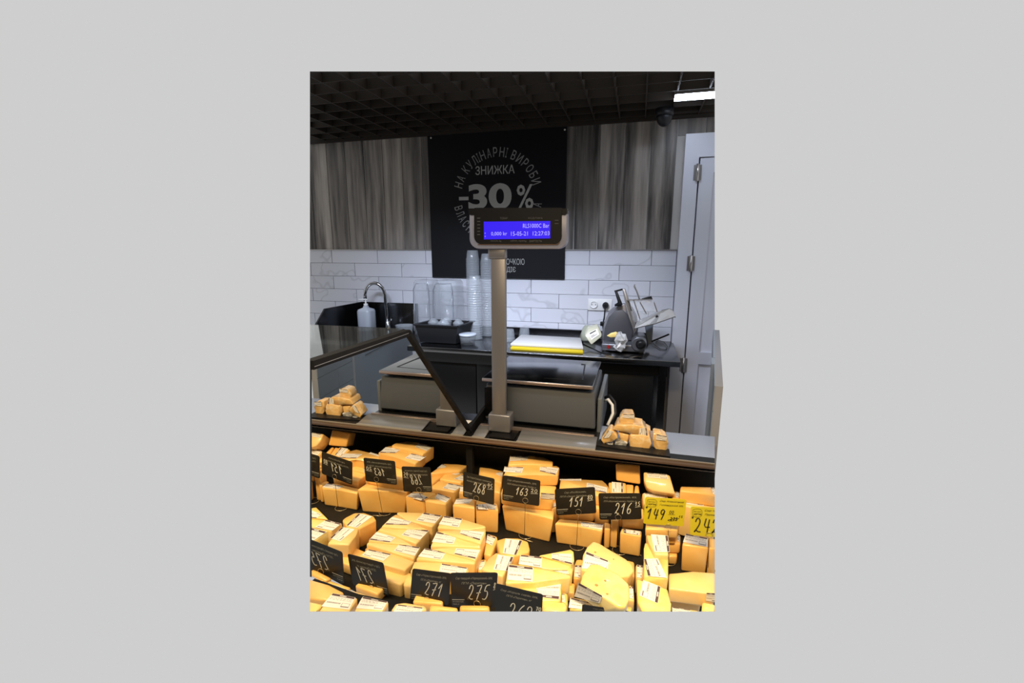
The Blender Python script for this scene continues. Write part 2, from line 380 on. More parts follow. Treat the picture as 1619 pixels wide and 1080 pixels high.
def arc(s, a0, a1, top=True):
    ws = [.5 if ch == ' ' else (.35 if ch == 'І' else (1.15 if ch in 'ИНОШ' else 1)) for ch in s]; tot = sum(ws); acc = 0
    for ch, wd in zip(s, ws):
        mid = a0+(a1-a0)*(acc+wd/2)/tot; acc += wd
        if ch == ' ': continue
        vs, fs, asp = text_geo(ch, 0, .006); h = LH; cw = abs(a1-a0)/tot*wd*RAD*.66
        er = Vector((math.cos(mid), 0, math.sin(mid))); et = Vector((math.sin(mid), 0, -math.cos(mid)))
        if not top: er2, et2 = -er, -et
        else: er2, et2 = er, et
        base = Vector((cc.x, 3.1835, cc.z))+er*RAD - er2*h/2
        bv = [tx.bm.verts.new(base+et2*((x-.5)*cw)+er2*(y*h)) for x, y in vs]
        for f in fs:
            try: tx.bm.faces.new([bv[i] for i in f])
            except ValueError: pass
arc('НА КУЛІНАРНІ ВИРОБИ', math.radians(168), math.radians(13))
tx.build('upper_arc_lettering', M['print2'], t, t.location); tx = MB()
arc('ВЛАСНОГО ВИРОБНИЦТВА', math.radians(190), math.radians(352), False)
tx.build('lower_arc_lettering', M['print2'], t, t.location)
for x, y in ((681.5, 218), (893, 205)):
    p = PY(x, y, 3.184); b = MB(); b.lathe([(.006, 0), (.006, .003), (.003, .005)], (p.x, 3.1845, p.z), 10, m=Matrix.Rotation(math.pi/2, 3, 'X')); b.build('pin', M['chalk'], t, t.location)

# wall socket
t = thing('wall_socket', 'white double wall socket on the tiles left of the slicer', 'socket', (-.237, 3.2, 1.09))
b = MB(); b.box(-.318, -.155, 3.188, 3.1995, 1.090, 1.171); b.bevel(.004); b.build('frame', M['whitepl'], t, t.location)
for x in (-.277, -.197):
    b = MB(); b.lathe([(.026, .001), (.026, .006), (.019, .006), (.019, .002)], (x, 3.187, 1.131), 20, m=Matrix.Rotation(math.pi/2, 3, 'X')); b.build('outlet', M['whitepl'], t, t.location)
for x in (-.2895, -.2645):
    b = MB(); b.box(x-.0025, x+.0025, 3.184, 3.188, 1.128, 1.134); b.build('contact_hole', M['black'], t, t.location)
t = thing('power_plug', 'black plug with cord in the right half of the wall socket', 'plug', (-.197, 3.16, 1.131))
b = MB(); b.lathe([(.021, 0), (.021, .02), (.012, .03), (.010, .045)], (-.197, 3.182, 1.131), 16, m=Matrix.Rotation(math.pi/2, 3, 'X')); b.build('plug_head', M['black'], t, t.location)
b = MB(); b.tube([(-.197, 3.14, 1.131), (-.197, 3.13, 1.10), (-.20, 3.13, 1.05), (-.208, 3.13, 1.0), (-.20, 3.12, .96), (-.19, 3.1, .93), (-.15, 3.05, .915)], .005, 8); b.build('cord', M['black'], t, t.location)
b = MB(); b.box(-.225, -.185, 3.118, 3.142, .995, 1.025); b.bevel(.005); b.build('cord_clip', M['black'], t, t.location)

# work table
t = thing('work_table', 'long stainless steel work table with dark cupboard front under the tiled wall', 'table', (-.7, 2.9, 0))
b = MB(); b.box(-1.56, .252, 2.60, 3.19, .868, .900); b.bevel(.003); b.build('tabletop', M['table'], t, t.location)
b = MB(); b.box(-1.56, .10, 3.165, 3.19, .900, .952); b.build('backsplash', M['dsteel'], t, t.location)
b = MB(); b.box(-1.50, .19, 2.64, 2.66, .80, .867); b.build('apron', M['panel'], t, t.location)
for x0, x1 in ((-1.50, -.95), (-.945, -.40), (-.395, .12)):
    b = MB(); b.box(x0, x1, 2.655, 2.675, .05, .798); b.bevel(.003); b.build('cupboard_panel', M['panel'], t, t.location)
for x in (-1.53, .165):
    for y in (2.64, 3.15):
        b = MB(); b.box(x-.02, x+.02, y-.02, y+.02, .0, .867); b.build('leg', M['table'], t, t.location)

# sink unit
t = thing('sink_unit', 'stainless sink unit with high splash panels in the left back corner', 'sink', (-2.05, 2.9, 0))
b = MB(); b.box(-2.50, -1.565, 2.62, 3.19, .868, .900); b.trim('L'); b.build('sink_top', M['table'], t, t.location)
b = MB(); b.prism([(-2.086, 2.62, .9), (-2.086, 3.19, .9), (-2.086, 3.19, 1.10), (-2.086, 2.73, 1.10), (-2.086, 2.62, 1.0)], [(-2.074, 2.62, .9), (-2.074, 3.19, .9), (-2.074, 3.19, 1.10), (-2.074, 2.73, 1.10), (-2.074, 2.62, 1.0)]); b.build('side_splash', M['dsteel'], t, t.location)
b = MB(); b.box(-2.074, -1.60, 3.178, 3.19, .9, 1.10); b.build('back_splash', M['table'], t, t.location)
b = MB(); b.box(-2.48, -1.60, 2.66, 2.68, .0, .867); b.trim('L'); b.build('front_panel', M['panel'], t, t.location)
# faucet
t = thing('faucet', 'chrome gooseneck tap standing behind the sink', 'tap', (-1.80, 3.08, .9))
c0 = Vector((-1.80, 3.08, 0)); pts = [c0+Vector((0, 0, .92)), c0+Vector((-.005, 0, 1.02)), c0+Vector((-.008, -.005, 1.17))]
for i in range(1, 11):
    a = math.pi*i/10; pts.append(Vector((-1.808-.075*(1-math.cos(a)), 3.075-.01*i*.3, 1.17+.088*math.sin(a))))
pts.append(pts[-1]+Vector((0, 0, -.045)))
b = MB(); b.tube(pts, .0125, 12); b.build('spout', M['chrome'], t, t.location)
b = MB(); b.lathe([(.024, 0), (.024, .012), (.020, .02), (.018, .07), (.012, .075)], (-1.80, 3.08, .9), 16); b.build('tap_body', M['chrome'], t, t.location)
b = MB(); b.tube([(-1.785, 3.07, .965), (-1.76, 3.05, .975), (-1.735, 3.03, 1.005)], .007, 8); b.build('lever', M['chrome'], t, t.location)
# soap bottle
t = thing('soap_dispenser', 'white square pump bottle in front of the sink splash', 'bottle', (-1.985, 3.0, .9))
b = MB(); b.lathe([(.050, 0), (.054, .006), (.054, .15), (.048, .165), (.018, .178), (.015, .19)], (-1.94, 3.02, .9), 24, 6); b.build('bottle_body', M['soap'], t, t.location)
b = MB(); b.lathe([(.016, 0), (.016, .018), (.006, .02), (.006, .045)], (-1.94, 3.02, 1.088), 12); b.tube([(-1.985, 3.0, 1.136), (-1.94, 3.02, 1.138), (-1.925, 3.02, 1.136)], .006, 8); b.build('pump', M['whitepl'], t, t.location)
# plastic tub by sink
t = thing('clear_bowl', 'small clear plastic bowl beside the sink tap', 'bowl', (-1.63, 3.0, .9))
b = MB(); b.lathe([(.055, 0), (.065, .06), (.069, .062), (.063, .062), (.052, .005)], (-1.62, 3.0, .9), 24); b.build('bowl_body', M['cloudy'], t, t.location)

# clear food bins stood on end
def bin_(x0, x1, y0, y1, z1, lab):
    t = thing('food_bin', lab, 'container', ((x0+x1)/2, (y0+y1)/2, .9), 'clear food bins behind the black tub')
    b = MB(); cx, cy = (x0+x1)/2, (y0+y1)/2; hx = (x1-x0)/2; hy = (y1-y0)/2; b.lathe([(1.0, .9), (.97, z1-.05), (.93, z1-.015), (.82, z1)], (0, 0, 0), 28, 7)
    for v in b.bm.verts: v.co = Vector((cx+v.co.x*hx, cy+v.co.y*hy, v.co.z))
    b.build('bin_wall', M['cloudy'], t, t.location)
    b = MB(); b.tube([(x0+.012, y0-.004, .93), (x0+.02, y0-.004, z1-.06), (x0+.03, y0+.01, z1-.02), (x1-.03, y0+.01, z1-.02), (x1-.02, y0-.004, z1-.06), (x1-.012, y0-.004, .93)], .005, 6); b.build('rim', M['clear'], t, t.location)
bin_(-1.535, -1.385, 2.97, 3.15, 1.288, 'clear plastic food bin standing on end, left of the pair')
bin_(-1.365, -1.19, 2.93, 3.13, 1.292, 'clear plastic food bin standing on end, right of the pair')
# black tub with scraps
t = thing('black_tub', 'deep black plastic tub at the left end of the work table', 'tub', (-1.2, 2.8, .9))
A, Bv, D_, E_ = (-1.385, 2.70), (-1.085, 2.70), (-1.055, 2.92), (-1.345, 2.92)
def ring(k, z): cx, cy = -1.215, 2.81; return [(cx+(x-cx)*k, cy+(y-cy)*k, z) for x, y in (A, Bv, D_, E_)]
b = MB(); o_, i_ = ring(1.0, 1.025), ring(.93, 1.025); ob, ib = ring(.84, .905), ring(.78, .915)
for k in range(4):
    n_ = (k+1) % 4; b.poly([o_[k], o_[n_], i_[n_], i_[k]]); b.poly([o_[k], o_[n_], ob[n_], ob[k]]); b.poly([i_[k], i_[n_], ib[n_], ib[k]])
b.poly(ob); b.poly(ib); b.build('tub_body', M['black'], t, t.location)
b = MB()
for k in range(4): b.bar(ring(1.03, 1.022)[k], ring(1.03, 1.022)[(k+1) % 4], .014, .008)
b.build('rim', M['black'], t, t.location)
for i, (x, y, r_) in enumerate(((-1.29, 2.79, .038), (-1.21, 2.77, .040), (-1.12, 2.80, .035), (-1.23, 2.865, .035))):
    b = MB(); b.lathe([(r_*.8, 0), (r_, .05), (r_*1.06, .052), (r_*.5, .075), (.01, .08)], (x, y, .975), 18); tag(b.build('plastic_cup', M['cloudy'], off=(x, y, .975)), 'clear plastic cup in the black tub, '+('at its left end', 'at the front middle', 'at its right end', 'at the back')[i], 'cup', 'cups in the black tub')
# cup stacks
def cups(x, y, z0, z1, r, lab, g='stacks of clear cups beside the poster'):
    t = thing('cup_stack', lab, 'cups', (x, y, z0), g); b = MB(); prof = []; z = z0
    while z < z1-.055:
        prof += [(r*.96, z), (r*1.0, z+.006), (r*1.0, z+.010), (r*.955, z+.012)]; z += .016
    prof += [(r*.93, z), (r*.80, z1-.004), (r*.74, z1)]
    b.lathe(prof, (x, y, 0), 20); b.build('nested_cups', M['cloudy'], t, t.location)
cups(-1.113, 3.08, .9, 1.497, .048, 'tallest stack of clear plastic cups, left of the scale pole')
cups(-1.045, 2.93, .9, 1.33, .047, 'lower stack of clear plastic cups in front of the tallest')
cups(-1.005, 3.07, .9, 1.475, .048, 'second tall stack of clear plastic cups, partly behind the pole')
cups(-.80, 2.90, .9, .985, .040, 'short stack of clear cups just right of the scale pole', 'short cup stacks')
cups(-.725, 3.02, .9, .975, .040, 'short stack of clear cups behind the cutting board corner', 'short cup stacks')
t = thing('round_tub', 'round clear lidded tub on the table edge behind the scale pole', 'tub', (-1.04, 2.76, .9))
b = MB(); b.lathe([(.045, 0), (.053, .05), (.053, .055)], (-1.04, 2.76, .9), 24); b.build('tub_body', M['cloudy'], t, t.location)
b = MB(); b.lathe([(.057, 0), (.057, .012), (.05, .014), (.01, .015)], (-1.04, 2.76, .956), 24); b.build('lid', M['soap'], t, t.location)
# cutting boards
def slab(pxs, z, h, name, lab, m_, cat):
    P = [PZ(x, y, z) for x, y in pxs]; b = MB(); b.prism(P, [p-Vector((0, 0, h)) for p in P]); b.bevel(.002, 1)
    o = b.build(name, m_, off=sum(P, Vector())/len(P)-Vector((0, 0, h))); return tag(o, lab, cat)
slab([(807, 543), (922, 549), (918, 534), (824, 529)], .935, .016, 'cutting_board', 'white cutting board lying on the yellow one', M['board'], 'cutting board')
slab([(807, 549), (922, 555.5), (918.5, 540), (823, 535)], .918, .017, 'cutting_board', 'yellow cutting board under the white one on the table', M['yboard'], 'cutting board')
# knife tray
t = thing('metal_scoop', 'flat dark steel scoop lying between the cutting boards and the slicer', 'scoop', PZ(940, 550, .9))
b = MB(); P = [PZ(915, 540, .905), PZ(925, 537, .905), PZ(952, 550, .905), PZ(967, 560, .905), PZ(955, 559, .905)]; b.prism(P, [p-Vector((0, 0, .004)) for p in P]); b.build('blade', M['table'], t, t.location)
b = MB(); b.tube([PZ(903, 537, .91), PZ(921, 542, .91)], .008, 8); b.build('handle', M['dsteel'], t, t.location)
# wrapped pack leaning by the slicer
t = thing('wrapped_pack', 'cream wrapped pack with white label leaning beside the slicer', 'food pack', PZ(940, 545, .9))
P = [PY(924.5, 531, 2.80), PY(930, 520, 2.83), PY(946, 516, 2.85), PY(952, 529, 2.83), PY(951, 533, 2.82), PY(935, 546, 2.78)]
b = MB(); b.prism(P, [p+Vector((-.01, .05, .01)) for p in P]); b.bevel(.008); b.build('pack_body', M['cream'], t, t.location)
qq = Quad(P[0]*.55+P[1]*.45, P[2]*.95+P[3]*.05, P[3]*.4+P[4]*.6, P[5]*.9+P[0]*.1, .004); b = MB(); qq.rect(b, .15, .25, .85, .88, 0, 1); qq.rect(b, .2, .72, .7, .82, 1, 1.2); qq.rect(b, .2, .5, .5, .54, 1, 1.2); qq.rect(b, .2, .4, .7, .44, 1, 1.2); b.build('pack_label', [M['label'], M['marker']], t, t.location)
t = thing('wrapped_pack', 'crumpled plastic bag of herbs behind the cream pack', 'food bag', PZ(930, 535, .9))
b = MB(); b.lathe([(.03, 0), (.055, .02), (.05, .06), (.03, .09), (.012, .11)], PZ(929, 540, .9), 12)
for v in b.bm.verts: v.co += Vector((random.uniform(-1, 1), random.uniform(-1, 1), 0))*.008
b.build('bag', mat('greenish_film', (.40, .42, .32), .3, coat=1, alpha=.8), t, t.location)

# slicer
SY = 2.80
t = thing('meat_slicer', 'grey electric slicer with tilted steel tray at the right end of the table', 'slicer', (-.05, 2.85, .9))
def sp(x, y, Y=SY): return PY(x, y, Y)
def plate(pxs, Y, th, name, m_, bev=.003, dirv=(0, 1, 0)):
    P = [PY(a, b_, Y) for a, b_ in pxs]; b = MB(); b.prism(P, [p+Vector(dirv)*th for p in P]); b.bevel(bev); return b.build(name, m_, t, t.location)
b = MB(); b.box(-.185, .065, 2.745, 3.02, .908, .952); b.bevel(.008); b.build('base', M['gslicer'], t, t.location)
for x in (-.165, .045):
    for y in (2.765, 3.0):
        b = MB(); b.lathe([(.014, 0), (.017, .009)], (x, y, .9), 12); b.build('foot', M['rubber'], t, t.location)
b = MB(); b.lathe([(.045, 0), (.045, .16), (.038, .17)], (.030, 2.90, .960), 24, m=Matrix.Rotation(math.pi/2, 3, 'X')); b.build('motor_housing', M['gslicer'], t, t.location)
b = MB(); b.lathe([(.028, 0), (.028, .012), (.022, .018), (.022, .03), (.01, .032)], (.040, 2.735, .962), 20, m=Matrix.Rotation(math.pi/2, 3, 'X')); b.build('knob', M['black'], t, t.location)
b = MB(); b.lathe([(.011, 0), (.010, .008)], (-.142, 2.743, .934), 14, m=Matrix.Rotation(math.pi/2, 3, 'X')); b.build('switch_button', M['red'], t, t.location)
arcp = [(951, 541), (952, 525), (956, 508), (962, 494), (970, 486), (980, 481), (990, 480), (1000, 486), (1007, 500), (1009, 520), (1006, 538)]
plate(arcp, 2.87, .045, 'blade_guard', M['guard'], .006)
plate([(954, 541), (956, 519), (962, 502), (972, 492), (984, 490), (995, 500), (1000, 520), (999, 538)], 2.855, .012, 'blade', M['blade'], .002)
plate([(984, 458), (988, 457), (993, 470), (1000, 492), (1006, 523), (1003, 527), (994, 500), (987, 474)], 2.80, .05, 'gauge_plate', M['alu'], .002)
plate([(990, 475), (1029, 473.5), (1034, 478), (1039, 494), (1005, 511), (1000, 508)], 2.80, .10, 'product_holder', M['film'], .006)
for a, c in (((1002, 475), (1012, 505)), ((990, 475), (1003, 520)), ((1034, 478), (1039, 493)), ((991, 474.5), (1031, 473.5)), ((1012, 478), (1022, 496))):
    b = MB(); b.bar(sp(*a, 2.79), sp(*c, 2.79), .006); b.build('holder_rim', M['alu'], t, t.location)
P = [sp(1007, 509, 2.78), sp(1046, 491, 2.78), sp(1058, 488.5, 2.80), sp(1064, 491, 2.80), sp(1068, 500, 2.78), sp(1037, 511, 2.70), sp(1003, 519, 2.70)]
b = MB(); b.prism(P, [p-Vector((0, -.006, .006)) for p in P]); b.build('carriage_tray', M['tray'], t, t.location)
P = [sp(1046, 490.5, 2.80), sp(1058, 488, 2.82), sp(1064, 490, 2.82), sp(1068, 500, 2.80), sp(1068, 503, 2.80), sp(1060, 494, 2.80), sp(1047, 495, 2.80)]
b = MB(); b.prism(P, [p+Vector((0, .01, 0)) for p in P]); b.build('tray_lip', M['gslicer'], t, t.location)
b = MB(); b.lathe([(.008, 0), (.008, .02), (.004, .022)], sp(1038.5, 500, 2.775), 10, m=Matrix.Rotation(math.pi/2, 3, 'X')); b.build('tray_screw', M['black'], t, t.location)
plate([(1019, 513), (1033, 511), (1031, 544), (1024, 545)], 2.86, .06, 'support_arm', M['bluegrey'], .004)
plate([(971, 459.5), (975, 459), (984, 481), (982, 484), (972, 484.5), (971.5, 481.5), (978, 479)], 2.83, .02, 'handle', M['black'], .003)
b = MB(); b.bar(sp(973, 460.5, 2.84), sp(984.5, 457.5, 2.84), .010); b.build('handle_bracket', M['black'], t, t.location)
b = MB(); b.tube([sp(1004, 450, 2.85), sp(1003, 453, 2.85), sp(1007, 461, 2.85), sp(1011, 473, 2.85)], .005, 8); b.build('pusher_rod', M['alu'], t, t.location)
plate([(1014, 472.5), (1030, 468.5), (1032, 473.5), (1022, 473.8)], 2.84, .03, 'pusher_grip', M['black'], .002)
b = MB(); b.bar(sp(1030, 540, 2.86), sp(1058, 528.5, 2.86), .009); b.build('cleaning_rod', M['black'], t, t.location)
b = MB(); b.tube([PZ(1030, 540, .905), PZ(1036, 546, .904), PZ(1044, 552, .904), PZ(1053, 552.5, .904), PZ(1055.5, 548, .904), PZ(1050, 541, .904), PZ(1041, 538, .904), PZ(1034, 537, .904)], .002, 6); b.build('power_cord', M['black'], t, t.location)
t = thing('plastic_scraps', 'crumpled clear plastic wrap hanging on the slicer front', 'wrap', PZ(980, 548, .93))
b = MB(); b.lathe([(.012, 0), (.032, .02), (.022, .04), (.036, .06), (.020, .085), (.008, .10)], PY(980, 553, 2.71), 14)
for v in b.bm.verts: v.co += Vector([random.uniform(-1, 1) for _ in range(3)])*.010
for f in b.bm.faces: f.smooth = False
b.build('wrap', mat('crumpled_wrap', (.55, .55, .55), .2, coat=1, alpha=.75), t, t.location)
P = [PY(x, y, 2.775) for x, y in ((959, 531), (966, 526.5), (974, 524.5), (981, 531), (974, 533), (966, 534))]
b = MB(); b.prism(P, [p+Vector((0, .03, -.004)) for p in P]); b.bevel(.004); tag(b.build('cheese_slice', M['lemon'], off=P[0]), 'yellow cheese slices left on the slicer base', 'cheese')

# ================================================================== COUNTER AND CASE
XM = -.57
case = thing('display_case', 'black refrigerated display case full of cheese wedges with metal edged counter', 'display case', (-.2, 1.4, 0))
K = case.location
def cp(m, name, mt): return m.build(name, mt, case, K)
b = MB(); b.box(-1.25, -.104, 1.535, 1.727, .814, .828); b.trim('LRB'); cp(b, 'countertop', M['dtop'])
b = MB(); b.box(-.103, .40, 1.535, 1.727, .814, .8285); b.trim('LRB'); cp(b, 'countertop', M['counter'])
b = MB(); b.box(-1.25, .40, 1.489, 1.536, .816, .8285); b.trim('LRB'); cp(b, 'front_ledge', M['black'])
b = MB(); b.box(-1.25, .40, 1.462, 1.486, .8215, .8285); b.bevel(.001); b.trim('LRB'); cp(b, 'metal_edge', M['copper'])
b = MB(); b.box(-1.25, .40, 1.486, 1.4895, .824, .8315); b.trim('LRB'); cp(b, 'edge_bead', M['bead'])
b = MB(); b.box(-1.25, .40, 1.505, 1.53, .787, .816); b.trim('LRB'); cp(b, 'fascia', M['frame'])
for y, z in ((1.50, .808), (1.50, .795)):
    b = MB(); b.box(-1.25, .40, y, 1.506, z-.003, z+.003); b.bevel(.001, 1); b.trim('LRB'); cp(b, 'grille_rib', M['frame'])
    b = MB(); b.box(-1.25, .40, y-.001, y, z+.0005, z+.0018); b.trim('LRB'); cp(b, 'rib_edge', M['bead'])
b = MB(); b.box(-1.25, .40, 1.60, 1.625, .575, .814); b.trim('LRB'); cp(b, 'back_panel', M['deck'])
b = MB(); b.prism([(-.85, .80, .575), (.02, 1.03, .575), (.40, 1.08, .575), (.40, 1.60, .575), (-.85, 1.60, .575)], [(-.85, .80, .560), (.02, 1.03, .560), (.40, 1.08, .560), (.40, 1.60, .560), (-.85, 1.60, .560)]); b.trim('LRB'); cp(b, 'deck', M['deck'])
b = MB(); b.box(-.60, .40, 1.58, 1.70, .0, .56); b.trim('LRB'); cp(b, 'body', M['frame'])
# wire dividers on the deck
for pts in ([(985, 864), (1000, 874), (1014, 878.5)], [(828, 853), (842, 857)], ):
    b = MB(); b.tube([PZ(x, y, .579) for x, y in pts], .0015, 6); cp(b, 'deck_wire', M['wire'])

# mirrored side divider with black frame
t = thing('case_divider', 'mirrored side panel of the case in a black frame, reflecting the cheeses', 'divider', (XM, 1.1, .575))
prof = [PX(490, 581, XM-.004), PX(641, 528, XM-.004), PX(742, 684, XM-.004), Vector((XM-.004, 1.50, .82)), Vector((XM-.004, 1.595, .80)), Vector((XM-.004, 1.595, .576)), Vector((XM-.004, .965, .576)), PX(603, 947, XM-.004), PX(566, 939, XM-.004), PX(536, 928, XM-.004), PX(490, 912, XM-.004)]
b = MB(); b.prism([p+Vector((.004, 0, 0)) for p in prof], prof); b.build('mirror_pane', M['mirror'], t, t.location)
a0, a1, a2 = PX(490, 573.5, XM), PX(644, 523.5, XM), PX(744, 683, XM)
def frame_bar(a, c, wd, name, th=.020):
    d = (c-a).normalized(); n = Vector((0, -d.z, d.y)); n = n if n.z > 0 else -n
    if abs(n.z) < .2: n = Vector((0, 1, 0)) if n.y > 0 else Vector((0, -1, 0))
    X0, X1 = Vector((XM-.012, 0, 0)), Vector((XM-.012+th, 0, 0))
    A_ = [Vector((0, p.y, p.z)) for p in (a, c)]
    q4 = [A_[0]+n*.004, A_[1]+n*.004, A_[1]-n*(wd-.004), A_[0]-n*(wd-.004)]
    b = MB(); b.prism([p+X0 for p in q4], [p+X1 for p in q4]); b.trim('L'); b.build(name, M['frame'], t, t.location)
frame_bar(a0, a1, .017, 'top_rail'); frame_bar(a1, a2, .011, 'sloping_rail'); frame_bar(Vector((XM, 1.508, .832)), Vector((XM, 1.508, .576)), .02, 'post', .024)
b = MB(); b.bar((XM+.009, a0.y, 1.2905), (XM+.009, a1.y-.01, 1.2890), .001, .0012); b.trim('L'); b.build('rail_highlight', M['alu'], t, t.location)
# rear upright slat and small paper behind the divider
b = MB(); b.bar((XM-.0, 1.50, .832), (XM+.004, 1.70, .858), .012, .05); b.build('hinge_arm', M['frame'], t, t.location)
P = [PZ(732, 664, .83), PZ(746, 665.5, .83), PZ(737, 673, .83)]
b = MB(); b.prism([p+Vector((0, 0, .001)) for p in P], P); tag(b.build('paper_slip', M['label'], off=P[0]), 'white paper corner on the counter left of the divider foot', 'paper')
# glass top of the neighbouring section
zt = 1.296
G = [(-.873, 1.078), (-.585, 1.083), (-.585, .700), (-.60, .700), (-.873, .85)]
b = MB(); b.prism([(x, y, zt) for x, y in G], [(x, y, zt-.006) for x, y in G]); b.trim('L')
tag(b.build('glass_top', M['glass'], off=(-.7, 1.0, zt-.006)), 'greenish glass top of the case left of the black divider frame', 'glass')
# channel plates on the counter front
for i, (x0, x1) in enumerate(((-.553, -.505), (-.385, -.108))):
    b = MB(); b.prism([(x0, 1.492, .8315), (x1, 1.492, .8315), (x1+.0, 1.575, .845), (x0, 1.575, .845)], [(x0, 1.492, .8285), (x1, 1.492, .8285), (x1, 1.575, .834), (x0, 1.575, .834)]); b.bevel(.001, 1)
    cp(b, 'sill_plate', M['steel'])
    b = MB(); b.box(x0, x1, 1.4895, 1.4955, .829, .8335); cp(b, 'plate_lip', M['bead'])
b = MB(); b.box(-.55, -.12, 1.573, 1.585, .838, .848); cp(b, 'copper_strip', M['rose'])

# ---------------- scale
t = thing('counter_scale', 'grey counter scale with steel platform and customer display on a tall pole', 'scale', (-.34, 1.75, .83))
KS = t.location
def spt(m, name, mt): return m.build(name, mt, t, KS)
b = MB(); b.prism([(-.550, 1.655, .988), (-.128, 1.655, .985), (-.128, 2.0, .985), (-.550, 2.0, .988)], [(-.552, 1.640, .845), (-.122, 1.640, .845), (-.122, 2.02, .845), (-.552, 2.02, .845)]); b.bevel(.006)
spt(b, 'scale_body', M['grey'])
b = MB(); b.box(-.5515, -.462, 1.6385, 1.6495, .86, .975); spt(b, 'front_recess', M['dsteel'])
b = MB(); b.box(-.118, -.102, 1.66, 2.02, .80, .96); b.bevel(.004); spt(b, 'side_cover', M['bluegrey'])
b = MB(); b.box(-.535, -.15, 1.665, 1.99, .988, 1.000); spt(b, 'platform_support', M['black'])
b = MB(); b.box(-.560, -.134, 1.632, 2.02, 1.001, 1.0145); b.bevel(.003); spt(b, 'platform', M['plat'])
b = MB(); b.box(-.559, -.135, 1.628, 1.633, 1.001, 1.013); b.bevel(.0015, 1); spt(b, 'platform_edge', M['rose'])
b = MB(); P = [PZ(925, 576, 1.0150), PZ(921, 601, 1.0150)]; b.bar(P[0], P[1], .006, .001); P2 = PZ(919, 575.5, 1.015); b.bar(P2, P[0], .004, .001); b.bar(PZ(860, 598, 1.015), P[1], .002, .001); spt(b, 'platform_groove', M['black'])
for x in (-.50, -.17):
    for y in (1.68, 1.98):
        b = MB(); b.lathe([(.018, 0), (.018, .017)], (x, y, .8285), 14); spt(b, 'foot', M['rubber'])
b = MB(); b.box(-.506, -.423, 1.54, 1.60, .838, .904); b.bevel(.004); spt(b, 'pole_bracket', M['mauve'])
b = MB(); b.box(-.488, -.395, 1.496, 1.60, .829, .838); spt(b, 'base_plate', M['dsteel'])
b = MB(); b.box(-.4925, -.4400, 1.545, 1.566, .900, 1.47); b.bevel(.003); spt(b, 'pole', M['mauve'])
b = MB(); b.box(-.502, -.4385, 1.542, 1.57, 1.468, 1.51); b.bevel(.006); spt(b, 'pole_cap', M['mauve'])
b = MB(); b.tube([(-.100, 1.80, .905), (-.085, 1.78, .92), (-.068, 1.76, .905), (-.064, 1.75, .875), (-.075, 1.74, .845), (-.082, 1.73, .832)], .006, 8); spt(b, 'cable', M['whitepl'])
b = MB(); b.tube([(-.100, 1.80, .92), (-.082, 1.79, .934), (-.060, 1.77, .915), (-.054, 1.755, .875), (-.068, 1.74, .842), (-.078, 1.74, .832)], .006, 8); spt(b, 'cable', M['black'])
# display head: rounded bottom corners
DY = 1.535
def rr(x0, y0, x1, y1, r, Y, topr=2, n=6):
    pts = []
    for cx, cy, a0_, rad in ((x0+topr, y0+topr, 180, topr), (x1-topr, y0+topr, 270, topr), (x1-r, y1-r, 0, r), (x0+r, y1-r, 90, r)):
        for i in range(n+1):
            a = math.radians(a0_+90*i/n); pts.append(PY(cx+rad*math.cos(a), cy+rad*math.sin(a), Y))
    return pts
P = rr(742.5, 331, 896, 393.5, 16, DY); b = MB(); b.prism(P, [p+Vector((0, .045, 0)) for p in P]); b.bevel(.0015, 1); spt(b, 'display_housing', M['house'])
P = rr(749.5, 328.5, 888, 386.5, 13, DY-.004); b = MB(); b.prism(P, [p+Vector((0, .006, 0)) for p in P]); disp = spt(b, 'display_window', M['black'])
P = rr(740.5, 329.5, 896.5, 340, 4, DY-.002); b = MB(); b.prism(P, [p+Vector((0, .03, 0)) for p in P]); spt(b, 'display_hood', M['black'])
P = [PY(x, y, DY-.0045) for x, y in ((756, 386), (881, 386), (885, 382), (885.5, 383.5), (882, 387.5), (755, 387.5))]
b = MB(); b.poly(P); spt(b, 'display_trim', M['copper'])
b = MB(); LQ = [PY(x, y, DY-.005) for x, y in ((764.7, 350.5), (870, 349.5), (870, 377), (765, 378.6))]; b.prism(LQ, [p+Vector((0, .001, 0)) for p in LQ]); spt(b, 'lcd_screen', M['lcd'])
q = Quad(*LQ, .0005); b = MB()
q.text(b, 'RLS1000C Bar', .60, .62, .985, .86, 0, 2); q.text(b, '0,000 kr', .115, .18, .36, .42, 0, 2); q.text(b, '15-05-21  12:27:03', .42, .18, .99, .42, 0, 2); q.text(b, '*', .015, .30, .03, .40, 0, 2); q.text(b, '*', .015, .12, .03, .22, 0, 2)
spt(b, 'lcd_text', M['lcdtext'])
q = Quad(*[PY(x, y, DY-.0042) for x, y in ((750, 335), (888, 335), (888, 387), (750, 387))], .0005); b = MB()
for s, x0, x1, y in (('ТОВАР', 792, 804, 345), ('КОД/ТАРА', 837, 859, 345), ('МАСА, kg', 777, 794, 381), ('ЦІНА, грн/kg', 809, 834, 381), ('ВАРТІСТЬ', 839, 858, 381)):
    q.text(b, s, (x0-750)/138, 1-(y+1.6-335)/52, (x1-750)/138, 1-(y-1.6-335)/52, 0, 1)
for k in range(6): q.rect(b, .035, .80-.10*k, .07, .82-.10*k, 0, 1)
for k in range(2): q.rect(b, .925, .74-.10*k, .965, .755-.10*k, 0, 1)
spt(b, 'window_print', M['dgrey'])

